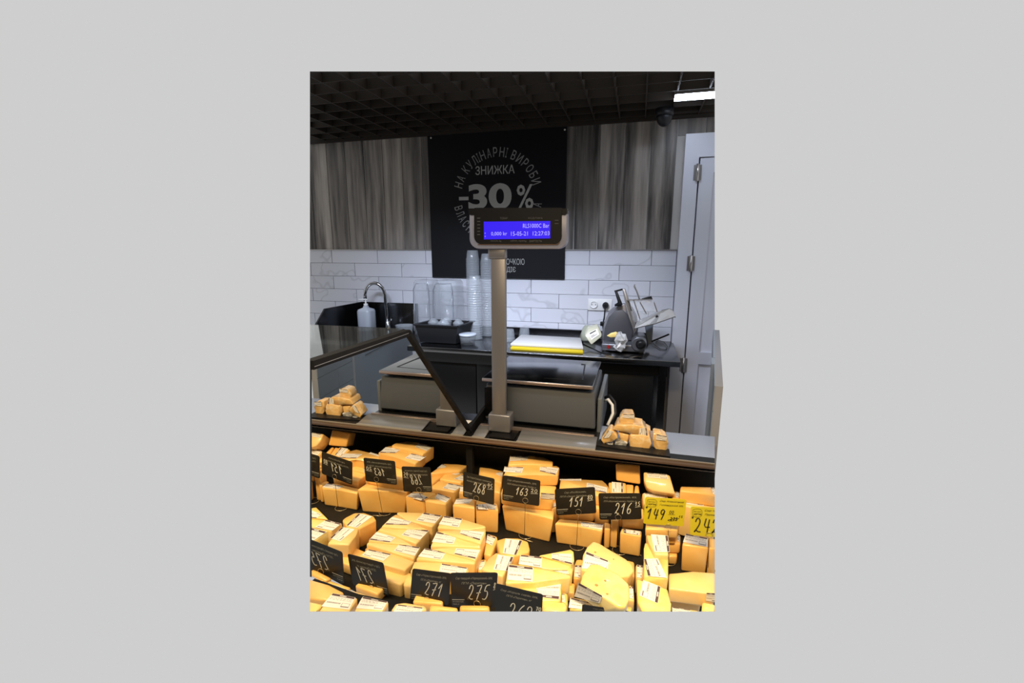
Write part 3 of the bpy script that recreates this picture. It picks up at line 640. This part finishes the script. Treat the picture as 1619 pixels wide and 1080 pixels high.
# ================================================================== CHEESES
def cen(P): return sum(P, Vector())/len(P)
NCH = {'n': 0}
def paper(par, off, q, seed):
    """printed sticker: white paper, dark header band, bar code and lines"""
    r_ = random.Random(seed); b = MB(); q.rect(b, 0, 0, 1, 1, 0, 1); q.rect(b, 0.02, .84, .98, .985, 1, 1.5); q.rect(b, .36, .885, .64, .94, 3, 1.8)
    for v in (.74, .66, .58):
        x = .06
        while x < .9:
            l = r_.uniform(.03, .10); q.rect(b, x, v, min(x+l, .93), v+.022, 2, 1.5); x += l+r_.uniform(.02, .06)
    x = .06
    while x < .58: l = r_.uniform(.010, .03); q.rect(b, x, .30, x+l, .40, 2, 1.5); x += l+r_.uniform(.008, .02)
    for a in ((.64, .16, .94, .18), (.64, .40, .94, .42), (.64, .16, .655, .42), (.925, .16, .94, .42), (.64, .10, .94, .16)): q.rect(b, *a, 2, 1.5)
    b.trim('LRB', False)
    if not b.bm.faces: return
    b.build('price_label', [M['label'], M['header'], M['ink'], M['label']], par, off)
def cheese(lab, pts, pl, h, labels=(), flabels=(), m_='cheese', taper=.96, bev=.005, group=None, holes=(), name='cheese_wedge'):
    if isinstance(pl, (int, float)): p0 = PZ(*pts[0], pl); n = Vector((0, 0, 1))
    else:
        A_, B_, C_ = [PZ(x, y, z) for x, y, z in pl]; n = (B_-A_).cross(C_-A_).normalized(); p0 = A_
        if n.z < 0: n = -n
    top = [PP(x, y, p0, n) for x, y in pts]; c = cen(top); bot = [c+(p-c)*taper-n*h for p in top]
    off = cen(bot); b = MB(); b.prism(top, bot); b.bevel(bev, 2); b.trim('LRB')
    o = b.build(name, M[m_], off=off); tag(o, lab, 'cheese', group); NCH['n'] += 1
    for L in labels:
        q = Quad(*[PP(x, y, p0+n*.0006, n) for x, y in L], .0004); paper(o, off, q, NCH['n'])
    for i, L in flabels:                        # stickers on the side face that starts at corner i
        j = (i+1) % len(top); fn = (top[j]-top[i]).cross(bot[i]-top[i]).normalized(); fn = fn if fn.dot(EYE-top[i]) > 0 else -fn
        q = Quad(*[PP(x, y, top[i]+fn*.0008, fn) for x, y in L], .0004); paper(o, off, q, NCH['n']+50)
    for x, y, r_ in holes:
        p = PP(x, y, p0+n*.0005, n); b = MB(); b.lathe([(r_, 0), (r_*.6, .0004)], p, 8); b.build('cheese_eye', M['hole'], o, off)
    return o
ch = cheese
# --- stack behind the 268 card
G1 = 'cheeses behind the first black card'
ch('thick cheese block bottom left of the stack behind the 268.95 card', [(715, 799), (751, 803.5), (750, 788), (722, 787)], .662, .087, [[(722, 789), (749, 788), (741, 796), (718, 797)]], group=G1)
ch('thick cheese block bottom right of the stack behind the 268.95 card', [(752, 803.5), (788, 806.5), (787, 796), (752, 788)], .662, .087, [[(767, 794), (785, 799), (784, 806), (773, 805)], [(753, 798), (753, 805), (772, 806), (768, 797)]], group=G1)
ch('cheese block peeping out left of the 268.95 card', [(725, 779), (768, 784), (772, 770), (729, 766)], .670, .09, [[(728, 768), (752, 770), (749, 779), (727, 777)]], group=G1)
ch('cheese wedge with brown edged label just above the 268.95 card', [(735, 764), (772, 768), (777, 758), (763, 749.5), (752, 753), (738, 752)], .674, .09, [[(755, 752), (763, 750), (774, 757), (757, 756)], [(738, 753), (750, 753.5), (752, 762), (736, 761)]], group=G1)
ch('rearmost cheese wedge between the divider post and the 163.20 stack', [(757, 749), (775, 757), (793, 764), (796, 745), (775, 740), (758, 738)], .683, .10, [[(786, 747), (796, 746), (794, 754), (784, 750)]], group=G1)
ch('dark flank cheese behind the right edge of the 268.95 card', [(775, 776), (791, 779), (793, 766), (777, 764)], .668, .085, group=G1)
# --- stack behind the 163 card
G2 = 'cheeses behind the second black card'
ch('broad bottom cheese wedge of the stack behind the 163.20 card', [(793, 800), (835, 811), (875, 821), (877, 806), (800, 790)], .664, .088, taper=.86, group=G2)
ch('second cheese from the bottom behind the 163.20 card', [(791, 780), (830, 786), (875, 790), (880, 768), (797, 762)], .706, .041, flabels=[(1, [(855, 779), (877, 781), (877, 790), (855, 788)])], group=G2, taper=.97)
ch('third cheese from the bottom, cracked orange, behind the 163.20 card', [(795, 752), (820, 751), (851, 750.5), (882, 751.5), (885, 739), (880, 736), (803, 735.5)], .747, .040, [[(798, 737.5), (828, 739), (825, 748), (796, 746)], [(878.5, 751), (853, 745), (854, 737), (884, 740.5)]], group=G2, taper=.98)
ch('topmost back cheese wedge of the stack behind the 163.20 card', [(803, 735), (826, 734), (874, 735), (874.5, 729), (861, 723), (843, 720), (806, 720)], .757, .05, [[(807, 721), (836, 721.5), (833, 728), (805.5, 729)]], group=G2)
ch('narrow side cheese at the right of the 163.20 stack', [(872, 805), (880, 803), (884, 790), (877, 788)], .672, .09, [[(874, 803), (879, 801), (878, 795), (874, 797)]], group=G2)
# --- stack behind the 151 card
G3 = 'cheeses behind the third black card'
ch('broad cheese wedge at the bottom in front of the 151.80 stack', [(876.5, 828), (918, 833), (952, 839.5), (955, 829), (935, 824), (884, 820)], .646, .070, [[(954, 829), (918, 825), (919, 832), (952, 838)]], taper=.92, group=G3)
ch('cheese edge behind the right end of the lowest 151.80 wedge', [(955, 825), (965, 827), (965, 836), (956, 836)], .648, .07, group=G3)
ch('middle cheese block hidden behind the 151.80 card', [(889, 808), (940, 810), (947, 795), (893, 794)], .672, .036, taper=.94, group=G3)
ch('right middle cheese block between the 151.80 and 216.15 cards', [(940, 803), (962, 806), (966, 790), (943, 788)], .672, .09, taper=.94, group=G3)
ch('top back cheese wedge with torn label above the 151.80 card', [(884, 772), (925, 774), (941, 783), (965, 785), (964, 772), (958, 765), (953, 759), (886, 756)], .710, .038, [[(959, 780), (927, 772.5), (928, 763.5), (960, 771)], [(885, 757.5), (919, 757), (919, 760.5), (885, 759.5)]], group=G3)
ch('cheese block filling behind the 151.80 card under the top wedge', [(882, 790), (935, 794), (938, 780), (884, 776)], .680, .10, group=G3, m_='cheese')
# --- stack behind the 216 card
G4 = 'cheeses behind the fourth black card'
ch('plain square cheese block topmost behind the 216.15 card', [(974, 760), (1012.5, 766), (1011, 735), (973, 733)], ((974, 760, .715), (1012.5, 766, .715), (973, 733, .768)), .06, group=G4, m_='cheese')
ch('upright cheese with vertical label under the square block', [(966, 800), (992, 800), (990, 763), (962, 762)], ((966, 800, .675), (992, 800, .675), (962, 762, .712)), .05, [[(985, 763.5), (985, 779), (968, 779), (967, 762)]], group=G4)
ch('dark sided cheese right of the vertical label under the square block', [(990, 790), (1000, 792), (1002, 766), (989, 765)], ((990, 790, .675), (1000, 792, .675), (989, 765, .702)), .05, group=G4)
ch('triangular cheese slice under the right corner of the square block', [(1000, 798), (1014, 800), (1010, 767), (1004, 767)], ((1000, 798, .675), (1014, 800, .675), (1004, 767, .702)), .06, group=G4)
ch('tan cheese block just below the 216.15 card', [(984, 818), (1018, 820), (1018, 804), (986, 802)], .684, .040, group=G4, taper=.99)
ch('thin upright cheese slice below the left half of the 216.15 card', [(966, 822), (977, 824), (978, 812), (968, 811)], .672, .095, group=G4, taper=.98, bev=.003)
ch('short cheese piece behind the thin slice below the 216.15 card', [(978, 815), (985, 817), (985, 808), (978, 806)], .682, .04, group=G4)
ch('low cheese block with curled label in front below the 216.15 card', [(980, 842), (1014, 848), (1015, 839), (983, 834)], .650, .072, [[(985, 836.5), (986, 842.5), (1011, 846.5), (1013, 840.5)]], group=G4, taper=.96)
# --- stack behind the yellow cards
G5 = 'cheeses behind the yellow cards'
ch('tall pale cheese leaning at the back above the left yellow card', [(1032, 777), (1068, 782), (1059, 751), (1017.5, 746), (1018, 760), (1023, 772)], ((1032, 777, .722), (1068, 782, .722), (1017.5, 746, .768)), .06, [[(1022, 747.5), (1054, 750), (1057, 757.5), (1024, 755)]], m_='pale', group=G5)
ch('cheese with dark topped label just above the left yellow card', [(1018, 798), (1058, 799), (1056, 779), (1015.5, 779)], ((1018, 798, .68), (1058, 799, .68), (1015.5, 779, .70)), .05, [[(1019, 779.5), (1053, 779.5), (1056, 789), (1020, 789)]], m_='pale', group=G5)
ch('small labelled cheese between the two yellow cards', [(1064, 795), (1076, 797), (1075, 777), (1062, 776)], .70, .12, [[(1067, 778), (1074, 778), (1075, 787), (1068, 787)]], group=G5)
ch('cheese block directly under the left yellow card', [(1020, 836), (1072, 838), (1073, 822), (1022, 820)], .70, .030, group=G5)
ch('upper right cheese block below the left yellow card', [(1021, 843), (1070, 845.5), (1070, 835), (1022, 833)], .676, .033, group=G5)
ch('middle right cheese block below the left yellow card, sticking out', [(1057, 859), (1076, 860), (1076, 845), (1058, 843)], .642, .034, [[(1071, 846), (1075, 848), (1075.5, 857), (1071, 856)]], group=G5)
ch('lowest right cheese block below the left yellow card', [(1057, 879), (1071, 879.5), (1071, 866), (1058, 866)], .606, .030, group=G5)
ch('long cheese wedge at the back right above the right yellow card', [(1075, 776), (1100, 779), (1133, 784), (1133, 770), (1076, 768.5)], .735, .04, [[(1124, 771), (1131, 771), (1131, 783), (1127, 781)]], group=G5, taper=.99)
ch('pale cheese under the long back wedge with wide label', [(1074, 797), (1100, 804), (1133, 807), (1133, 793), (1112, 790), (1076, 785)], .694, .11, [[(1076, 785.5), (1111, 791), (1113, 800.5), (1086, 797)]], m_='pale', group=G5, taper=.99)
ch('broad cheese block under the right yellow card with creased label', [(1078.5, 861), (1120, 866.5), (1120, 850), (1084, 843)], .664, .088, [[(1084, 844), (1119, 851), (1118.5, 865), (1080, 857)]], group=G5, taper=.94)
ch('cheese block at the right edge beside the creased label block', [(1120.8, 866.5), (1134, 868), (1134, 852), (1121, 850)], .664, .088, group=G5, taper=.98)
# --- fish-scale row beside the divider
G6 = 'overlapping cheese wedges beside the mirrored divider'
ch('rearmost labelled cheese wedge of the overlapping row by the divider', [(691, 834), (740, 838), (768, 834), (768, 831), (730, 819.5), (701, 815)], .652, .07, [[(702, 816), (731, 820.5), (725, 834), (694, 829)]], m_='pale', group=G6)
ch('second wedge of the overlapping row, label at its right tip', [(692, 839), (735, 853), (760, 860), (768, 843), (768, 835), (740, 838.5)], .650, .07, [[(759, 855), (727, 844), (729, 838), (765.5, 841.5)]], m_='pale', group=G6)
ch('third wedge of the overlapping row, label at its left end', [(680, 864), (720, 864), (760, 866), (760, 861), (735, 853.5), (723, 845), (691, 840)], .645, .07, [[(691, 841), (722, 847), (717, 860.5), (683, 857)]], m_='pale', group=G6)
ch('fourth wedge of the overlapping row, label at its right end', [(683, 867), (717, 877), (752, 886), (762, 868), (758, 866.5), (720, 864.5)], .642, .07, [[(752, 884), (718, 876), (721, 867), (759, 870)]], m_='pale', group=G6)
ch('fifth wedge of the overlapping row, label at its left end', [(657, 884), (700, 888), (750, 892), (753, 887), (718, 877.5), (705, 872), (672, 866)], .638, .07, [[(672, 867), (705, 873.5), (698, 885), (661, 880)]], m_='pale', group=G6)
ch('sixth wedge of the overlapping row above the 271 card', [(648, 904), (700, 910), (738, 914), (742, 900), (735, 896), (700, 889), (655, 887)], .632, .06, [[(698, 891), (739, 898), (735, 909), (694, 904)]], m_='pale', group=G6)
ch('rounded cheese behind the left edge of the 271 card', [(637, 925), (700, 935), (702, 912), (650, 905), (642, 907)], .615, .045, m_='pale', group=G6)
ch('steep labelled cheese tucked right of the overlapping row', [(765, 876), (776, 879), (787, 853), (786, 848), (770, 843)], .615, .04, [[(771, 845), (784, 850), (778, 863), (768, 858)]], group=G6)
ch('low cheese piece with crumpled label right of the fifth wedge', [(755, 903), (768, 904), (770, 884), (760, 884)], .60, .025, [[(756, 888), (766, 886), (766, 899), (757, 902)]], group=G6)
# --- front left, under the black cards
G7 = 'front cheeses under the black cards'
ch('front cheese with label at the bottom, left of the 271 card wire', [(617, 966), (670, 972), (675, 962), (672, 957), (640, 952), (625, 954)], .645, .05, [[(629, 956), (669, 961), (665, 972), (622, 967)]], m_='pale', group=G7)
ch('front orange cheese just below the 271 card', [(678, 968), (724, 971), (724, 960), (680, 955)], .632, .05, group=G7)
ch('front orange cheese in the bottom row under the 275 card', [(726, 970), (775, 971), (774, 956), (727, 956)], .632, .05, group=G7)
ch('cheese flank behind the 275 card below the overlapping row', [(738, 932), (787, 935), (790, 905), (745, 905)], .612, .035, group=G7)
ch('front corner cheese directly at the foot of the divider', [(652, 952), (700, 955), (703, 936), (660, 932)], .605, .03, group=G7)
G75 = 'front cheeses left of the mirrored divider foot'
ch('leftmost labelled front cheese below the reflected 275 card', [(503, 968), (553, 969), (566, 945), (525, 937)], .645, .055, [[(526, 938), (562, 945), (552, 964), (508, 959)]], m_='pale', group=G75)
ch('labelled front cheese nearest the divider foot on its left', [(558, 969), (605, 969), (615, 951), (572, 942.5)], .640, .055, [[(574, 943.5), (613, 951.5), (605, 965), (563, 962)]], m_='pale', group=G75)
ch('plain cheese at the bottom left corner of the case', [(480, 969), (500, 969), (512, 955), (486, 950)], .645, .05, m_='lemon', group=G75)
ch('low cheese behind the leftmost labelled front cheese', [(484, 946), (518, 949), (545, 937), (520, 924), (484, 914)], .612, .035, group=G75)
# --- centre front
G8 = 'cheeses in the middle front of the case'
ch('rounded cheese half with upright label right of the overlapping row', [(790, 874), (810, 880), (836, 873), (838, 868), (835, 856), (820, 850.5), (798, 850), (785, 854)], .645, .07, [[(826, 855), (816, 878), (795, 875), (799, 851.5)]], group=G8)
ch('cheese with upright label left of the central pale wedge', [(760, 900), (795, 912), (803, 896), (813, 881), (784, 873), (772, 884)], .655, .07, [[(812, 881), (803, 903), (780, 901), (787, 877)]], m_='pale', group=G8)
ch('central labelled cheese above the big pale wedge', [(820, 893), (868, 900), (898, 900), (904, 893), (858, 880), (823, 876)], .652, .065, [[(823, 877.5), (857, 881), (856, 898), (820, 892)]], m_='pale', group=G8)
ch('yellow cheese wedge with slanted label right of centre', [(858, 879), (903, 893.5), (908, 886), (907, 872), (902, 868.5), (852, 878)], .658, .06, [[(905, 893), (872, 884), (872, 875.5), (904, 876)]], m_='lemon', group=G8)
ch('big pale wedge with large label above the 262.70 card', [(799, 922), (845, 921), (886, 914.5), (903, 913), (901, 908), (870, 901), (843, 896), (804, 890)], .680, .05, [[(804, 893), (843, 897.5), (842, 920), (802, 917)]], m_='lemon', group=G8)
ch('small white label corner on a cheese behind the big pale wedge', [(874, 904), (905, 906), (906, 897), (874, 897)], .650, .05, [[(873, 902), (898, 902), (899, 908), (880, 908)]], m_='lemon', group=G8)
ch('yellow wedge with upside down label below the big pale wedge', [(812, 926), (835, 945), (852, 950), (885, 950), (888, 938), (886, 916), (845, 922)], .662, .05, [[(884, 948), (852, 944), (845, 921), (887, 920)]], m_='lemon', group=G8)
ch('bright yellow front cheese right of the 262.70 card', [(857, 966), (895, 969), (897, 958), (893, 952), (857, 949)], .660, .05, m_='lemon', group=G8)
ch('cheese edge with small label right of the upside down label', [(886, 956), (898, 957), (898, 938), (889, 936)], .640, .05, [[(888, 939), (892, 939), (894, 953), (889, 952)]], group=G8)
ch('narrow cheese with label between the centre wedges and the tilted ones', [(906, 914), (918, 916), (924, 895), (921, 884), (911, 884), (908, 895)], .625, .045, [[(909, 894), (920, 894), (918, 914), (908, 912)]], group=G8)
ch('small cheese corner low behind the upside down label wedge', [(895, 936), (908, 938), (910, 922), (898, 920)], .61, .03, group=G8)
# --- tilted pieces
G9 = 'leaning cheeses right of the centre'
ch('large tilted cheese with brown headed label, behind the brighter one', [(918, 900), (950, 912), (982, 913), (994, 912), (1003, 903), (1000, 892), (989, 884.5), (949, 859), (938, 855), (928, 864), (922, 878)], ((918, 900, .70), (994, 912, .69), (938, 855, .705)), .05, [[(926.5, 872), (962, 887), (961, 901), (920, 899)]], m_='pale', group=G9, holes=[(941, 873, .003), (970, 884, .002)])
ch('brightest tilted cheese with holes, resting on another wedge', [(917, 921), (950, 942), (976, 959), (989, 960), (995.6, 945), (994.5, 923), (978, 907), (948, 892), (933, 891), (921, 911)], ((917, 921, .735), (976, 959, .725), (948, 892, .74)), .045, flabels=[(0, [(915, 921), (953, 942), (948, 954), (908, 943)])], m_='lemon', group=G9, holes=[(943, 925, .004), (957, 918, .003), (960, 939, .003)])
ch('cheese behind the tip of the large tilted one', [(988, 905), (1004, 912), (1003, 888), (990, 885)], .63, .05, group=G9)
ch('cheese with side label right of the brightest tilted one', [(990, 948), (1003, 950), (1002, 930), (995, 922)], .665, .06, [[(995, 928), (1001, 928), (1001, 947), (996, 946)]], m_='pale', group=G9)
ch('front cheese with white label under the brightest tilted one', [(900, 962), (940, 967), (998, 968), (1000, 958), (950, 955), (903, 943)], .668, .05, [[(902, 945), (943, 955), (940, 966), (899, 961)]], m_='lemon', group=G9)
# --- column right
G10 = 'column of yellow cheeses below the left yellow card'
ch('upper cheese of the yellow column with upright label', [(1035, 876), (1057, 878), (1057, 847), (1021, 845), (1027, 860)], .712, .05, [[(1056, 847), (1059, 873), (1035, 873), (1029, 845)]], m_='pale', group=G10)
ch('second cheese of the yellow column, slanted label at left', [(1018, 911), (1056.5, 915), (1057, 879), (1036, 877), (1028, 862), (1020, 856), (1018, 868)], .698, .05, [[(1024, 911), (1018, 884), (1040, 883), (1054.5, 914)]], m_='lemon', group=G10)
ch('front cheese of the yellow column with wide tilted label', [(1008, 950), (1016, 968), (1061, 968), (1061, 955), (1056, 931), (1006, 914)], .682, .05, [[(1044.5, 928), (1040, 954.5), (1011, 942), (1017, 917)]], m_='lemon', group=G10)
ch('small upright cheese with narrow label left of the yellow column', [(1005, 914), (1019, 915), (1018, 894), (1005, 892)], .655, .05, [[(1007, 893), (1017, 895), (1015, 914), (1007, 913)]], m_='pale', group=G10)
# --- right front
G11 = 'cheeses in the right front corner'
ch('big pale cheese block at the right front', [(1057, 931), (1116, 938), (1131, 940), (1131, 905), (1095, 904), (1057, 906)], .662, .04, flabels=[(1, [(1117, 937), (1131, 938), (1131, 952), (1116, 950)])], m_='pale', group=G11)
ch('shaded cheese block under the big pale one at the right front', [(1060, 946), (1107, 952), (1110, 940), (1062, 935)], .618, .04, group=G11)
ch('bright cheese corner in the lower right corner of the case', [(1109, 967), (1131, 969), (1131, 955), (1110, 951)], .64, .05, m_='lemon', group=G11)
ch('front cheese with label sliver at the bottom right', [(1062, 969), (1105, 971), (1106, 965), (1064, 959)], .635, .05, [[(1063, 960), (1092, 965), (1090, 971), (1063, 968)]], m_='pale', group=G11)

# --- wrapped pieces piled on the counter
G12 = 'wrapped cheese pieces piled on the counter'
M['wrapped'] = mat('wrapped_cheese', (.74, .46, .17), .3, coat=1, sss=.1, noise=((45, 45, 45), (.80, .62, .38), .50, .66), bump=(.6, .006))
M['foil'] = mat('grey_film', (.25, .24, .22), .2, coat=1, noise=((60, 60, 60), (.6, .58, .54), .5, .6), bump=(1, .006))
def wrapped(lab, pts, Y, depth, lq=None, m_='wrapped', lean=0, bev=.006):
    P = [PY(x, y, Y) for x, y in pts]; zc = min(p.z for p in P)
    P = [p+Vector((0, lean*(p.z-zc), 0)) for p in P]
    c = cen(P); Q = [c+(p-c)*.93+Vector((0, depth, .004)) for p in P]; off = Vector((c.x, c.y+depth/2, zc))
    b = MB(); b.prism(P, Q); b.bevel(bev, 3)
    for v in b.bm.verts: v.co += Vector([random.uniform(-1, 1) for _ in range(3)])*.0012
    o = b.build('wrapped_cheese', M[m_], off=off); tag(o, lab, 'cheese', G12)
    if lq: q = Quad(*[PY(x, y, Y-.002)+Vector((0, lean*(PY(x, y, Y).z-zc), 0)) for x, y in lq], .0008); paper(o, off, q, int(pts[0][0]))
    return o
t_ = MB(); P = [PZ(x, y, .833) for x, y in ((943, 704), (1060, 722), (1058, 710), (948, 694))]; t_.prism(P, [p-Vector((0, 0, .004)) for p in P]); tag(t_.build('black_tray', M['black'], off=cen(P)-Vector((0, 0, .004))), 'flat black tray under the wrapped cheese pile on the counter', 'tray')
wrapped('wrapped cheese block on top of the counter pile', [(980, 675), (1002, 677), (1004, 662), (1001, 655), (984, 654.5), (978, 663)], 1.57, .05, [(985, 654.5), (1003, 655), (1002, 662), (984, 660)])
wrapped('flat wrapped cheese slab under the topmost block of the pile', [(969, 680), (995, 685), (1017, 689), (1023, 681), (1016, 674), (1002, 672), (974, 671)], 1.555, .07, [(1022, 676), (1024, 689), (1010, 688), (1011, 677)], bev=.004)
wrapped('wrapped cheese leaning at the left end of the pile', [(954, 703), (968, 698), (977, 693), (976, 689), (967, 679), (962, 680), (950, 696)], 1.55, .05, [(953, 693), (962, 680), (970, 682), (962, 692)])
wrapped('wrapped wedge below the slab in the middle left of the pile', [(982, 700), (993, 701), (995, 687), (977, 684)], 1.56, .05)
wrapped('crumpled grey film end below the leftmost wrapped cheese', [(955, 711), (968, 711), (970, 702), (956, 703)], 1.545, .03, m_='foil')
wrapped('crumpled grey film below the middle wedge of the pile', [(971, 706), (990, 707), (993, 701), (980, 698), (972, 700)], 1.55, .03, m_='foil', bev=.003)
wrapped('biggest wrapped cheese at the front centre of the pile', [(996, 709), (1003, 714.5), (1014, 715), (1026, 716), (1030, 703), (1028, 690), (1012, 688), (996, 687), (994, 699)], 1.548, .06)
wrapped('tall wrapped cheese behind the biggest one, right of the slab', [(1018, 703), (1030, 705), (1029, 680), (1020, 675), (1014, 680)], 1.60, .04)
wrapped('wrapped cheese in a twisted bag at the right end of the pile', [(1033, 707), (1044, 719), (1048, 722), (1054, 713), (1057, 701), (1054, 692), (1046, 687), (1032, 685), (1031, 697)], 1.55, .05, [(1038, 686), (1055, 690), (1053, 697), (1037, 695)])

# ================================================================== PRICE CARDS
def price_card(lab, pxs, Y, lines, price, cents, kind='black', ring_=None, base=None, rot=0, box=(.40, .30, .78, .66), cb=(.80, .56, .96, .72), note=True, grp=None):
    P = []
    for i, (x, y) in enumerate(pxs):
        s = -1 if i in (0, 3) else 1
        P.append(PY(x, y, Y+s*rot))
    c = cen(P); t = thing('price_card', lab, 'price tag', Vector((c.x, c.y, .576 if base is None else .576)), grp); L = t.location
    n = (P[1]-P[3]).cross(P[0]-P[2]).normalized(); n = n if n.y < 0 else -n
    # rounded outline
    out = []; r_ = .07
    for i in range(4):
        a, b_, d = P[i-1], P[i], P[(i+1) % 4]; p1 = b_+(a-b_)*r_; p2 = b_+(d-b_)*r_*.8
        for k in range(4): u = k/3; out.append(p1*(1-u)**2+b_*2*u*(1-u)+p2*u*u)
    b = MB(); b.prism([p for p in out], [p-n*.0012 for p in out]); b.trim('RB'); card = b.build('card', M['card'] if kind == 'black' else M['yellow'], t, L)
    q = Quad(*P, .0004); b = MB(); mi = 0
    if kind == 'black':
        v = .80
        for i, s in enumerate(lines): 
            u0, u1 = (.12, .90) if len(s) > 22 else (.24, .78)
            q.text(b, s, u0, v, u1, v+.085, 1, 2, .35); v -= .145
        if price: digits(q, b, price, *box, .0023, 0, .2)
        if cents: digits(q, b, cents, *cb, .0016, 0); q.stroke(b, [(cb[0], cb[1]-.05), (cb[2], cb[1]-.02)], .0012)
        if note:
            q.rect(b, .02, .215, .30, .228, 0, 2); q.text(b, 'виготовлено в Україні', .03, .135, .28, .185, 1, 2); q.text(b, 'термін дії', .03, .065, .18, .115, 1, 2)
        b.trim('RB', False); b.build('writing', [M['chalk'], M['smallprint']], card, L)
    else:
        q.stroke(b, [(.06, .90), (.16, .94), (.30, .92), (.30, .68), (.16, .64), (.05, .68), (.06, .90)], .0008)
        q.text(b, 'ВИГІДНІ', .09, .81, .27, .86, 0, 2); q.text(b, 'ЖОВТНЯ', .08, .72, .28, .78, 0, 2, 0, .03)
        for i, s in enumerate(lines): q.text(b, s, .37, .85-.14*i, .95, .93-.14*i, 0, 2, .4)
        digits(q, b, price, *box, .0032, 0); digits(q, b, '*', .02, .58, .10, .68, .0014, 0)
        if cents: digits(q, b, cents, *cb, .0014, 0); q.stroke(b, [(cb[0]-.02, cb[1]-.03), (cb[2]+.02, cb[1]-.02)], .0009)
        if price == '149': 
            digits(q, b, '275', .66, .20, .84, .32, .0018, 0); q.stroke(b, [(.60, .20), (.74, .27), (.88, .29)], .0016); q.stroke(b, [(.60, .20), (.66, .16), (.84, .24)], .0010); digits(q, b, '15', .86, .32, .96, .40, .0012, 0)
        b.trim('RB', False); b.build('writing', M['marker'], card, L)
    if ring_:
        rc = PP(ring_[0], ring_[1], P[0]+n*.003, n); ux = (P[1]-P[0]).normalized(); uz = n.cross(ux).normalized(); R_ = .0088
        b = MB(); b.tube([rc+ux*R_*math.cos(a)+uz*R_*math.sin(a) for a in [2*math.pi*k/18 for k in range(18)]], .0006, 5, True); b.build('clip_ring', M['wire'], t, L)
        if base:
            bp = PZ(base[0], base[1], .5775); b = MB(); b.tube([rc-Vector((0, 0, .0088)), Vector((bp.x, bp.y+.0, .5775))], .0009, 6); b.build('stem', M['brass'], t, L)
            b = MB(); b.tube([Vector((bp.x+.022*math.cos(a), bp.y+.022*math.sin(a)+.018, .5775)) for a in [2*math.pi*k/24 for k in range(24)]], .0010, 5, True); b.build('base_ring', M['wire'], t, L)
    return t
price_card('black price card reading 268.95 nearest to the divider post', [(732.5, 746), (782, 757), (781, 798.5), (732, 785.5)], 1.295, ['Сир Старий Гройцер з пажитником,', 'фермерський вітамін, ПГМ «Клуб», кг'], '268', '95', ring_=(753, 788), base=(749, 829), box=(.33, .30, .74, .70), cb=(.78, .60, .95, .78))
price_card('black price card reading 163.20 in front of the tallest cheese stack', [(795.5, 751.5), (854.5, 760), (852.5, 800.5), (794, 791)], 1.30, ['Сир «Королівський», 50%,', 'МСМ «Красносільський», Україна, кг'], '163', '20', ring_=(830.5, 791.5), base=(829, 851), box=(.36, .32, .70, .62), cb=(.76, .50, .95, .64))
price_card('black price card reading 151.80, third along the back row', [(877, 773.5), (940.5, 770), (943, 811.5), (880, 815)], 1.30, ['Сир «Російський»,', 'ПГМ «Звени Україна», кг'], '151', '80', ring_=(914.5, 809.5), base=(911, 869), box=(.34, .30, .72, .66), cb=(.80, .54, .94, .70))
price_card('black price card reading 216.15 beside the yellow cards', [(946, 780), (1013, 780), (1014.5, 821), (948, 822)], 1.30, ['Сир «Костромський», 45%,', 'ПГМ «Молочний альянс», Україна, кг'], '216', '15', ring_=(977.5, 818), base=(979, 876), box=(.38, .22, .80, .64), cb=(.86, .52, .98, .68))
price_card('yellow price card reading 149, left of the two yellow ones', [(1020, 786), (1085.5, 790), (1080.5, 832.5), (1017, 828)], 1.285, ['Сир Класичний', 'Голландський 50%'], '149', '00', 'yellow', (1057, 833), (1057, 893), box=(.07, .20, .54, .60), cb=(.62, .44, .74, .56))
price_card('yellow price card reading 242 at the right end of the back row', [(1092, 801), (1153, 804), (1153, 851), (1091, 846)], 1.255, ['Сир твердий', 'Пармезан 45%'], '242', None, 'yellow', (1121.5, 846), (1119, 906), box=(.10, .12, .78, .62))
price_card('black price card reading 271 in the front row by the divider', [(652, 899), (713, 907), (709, 957), (648, 950)], .96, ['Сир «Чорногорський» 50%,', 'ПГМ «Пирятин», кг'], '271', None, ring_=(675, 949), box=(.36, .24, .86, .66))
price_card('black price card reading 275 overlapping the 271 card', [(711.5, 906), (787, 905.5), (783, 960.5), (714.5, 959.5)], .945, ['Сир твердий «Мармуровий» 50%,', 'ПГМ «Пирятин»'], '275', '8', ring_=(754.5, 955), box=(.38, .22, .86, .66), cb=(.93, .56, .99, .72))
price_card('black price card tilted right reading 262.70 in the front row', [(783, 922.5), (858.5, 940), (855.5, 985), (783, 972)], .925, ['Сир «Король сирів» 50%,', 'ПГМ «Пирятин», кг'], '262', '70', box=(.30, .02, .84, .50), cb=(.87, .40, .99, .54), note=False)
price_card('top of a black price card at the bottom edge under the bright tilted cheese', [(920.5, 956), (995, 967), (992, 988), (919, 978)], .935, ['Сир «Сметанковий»'], None, None, note=False)
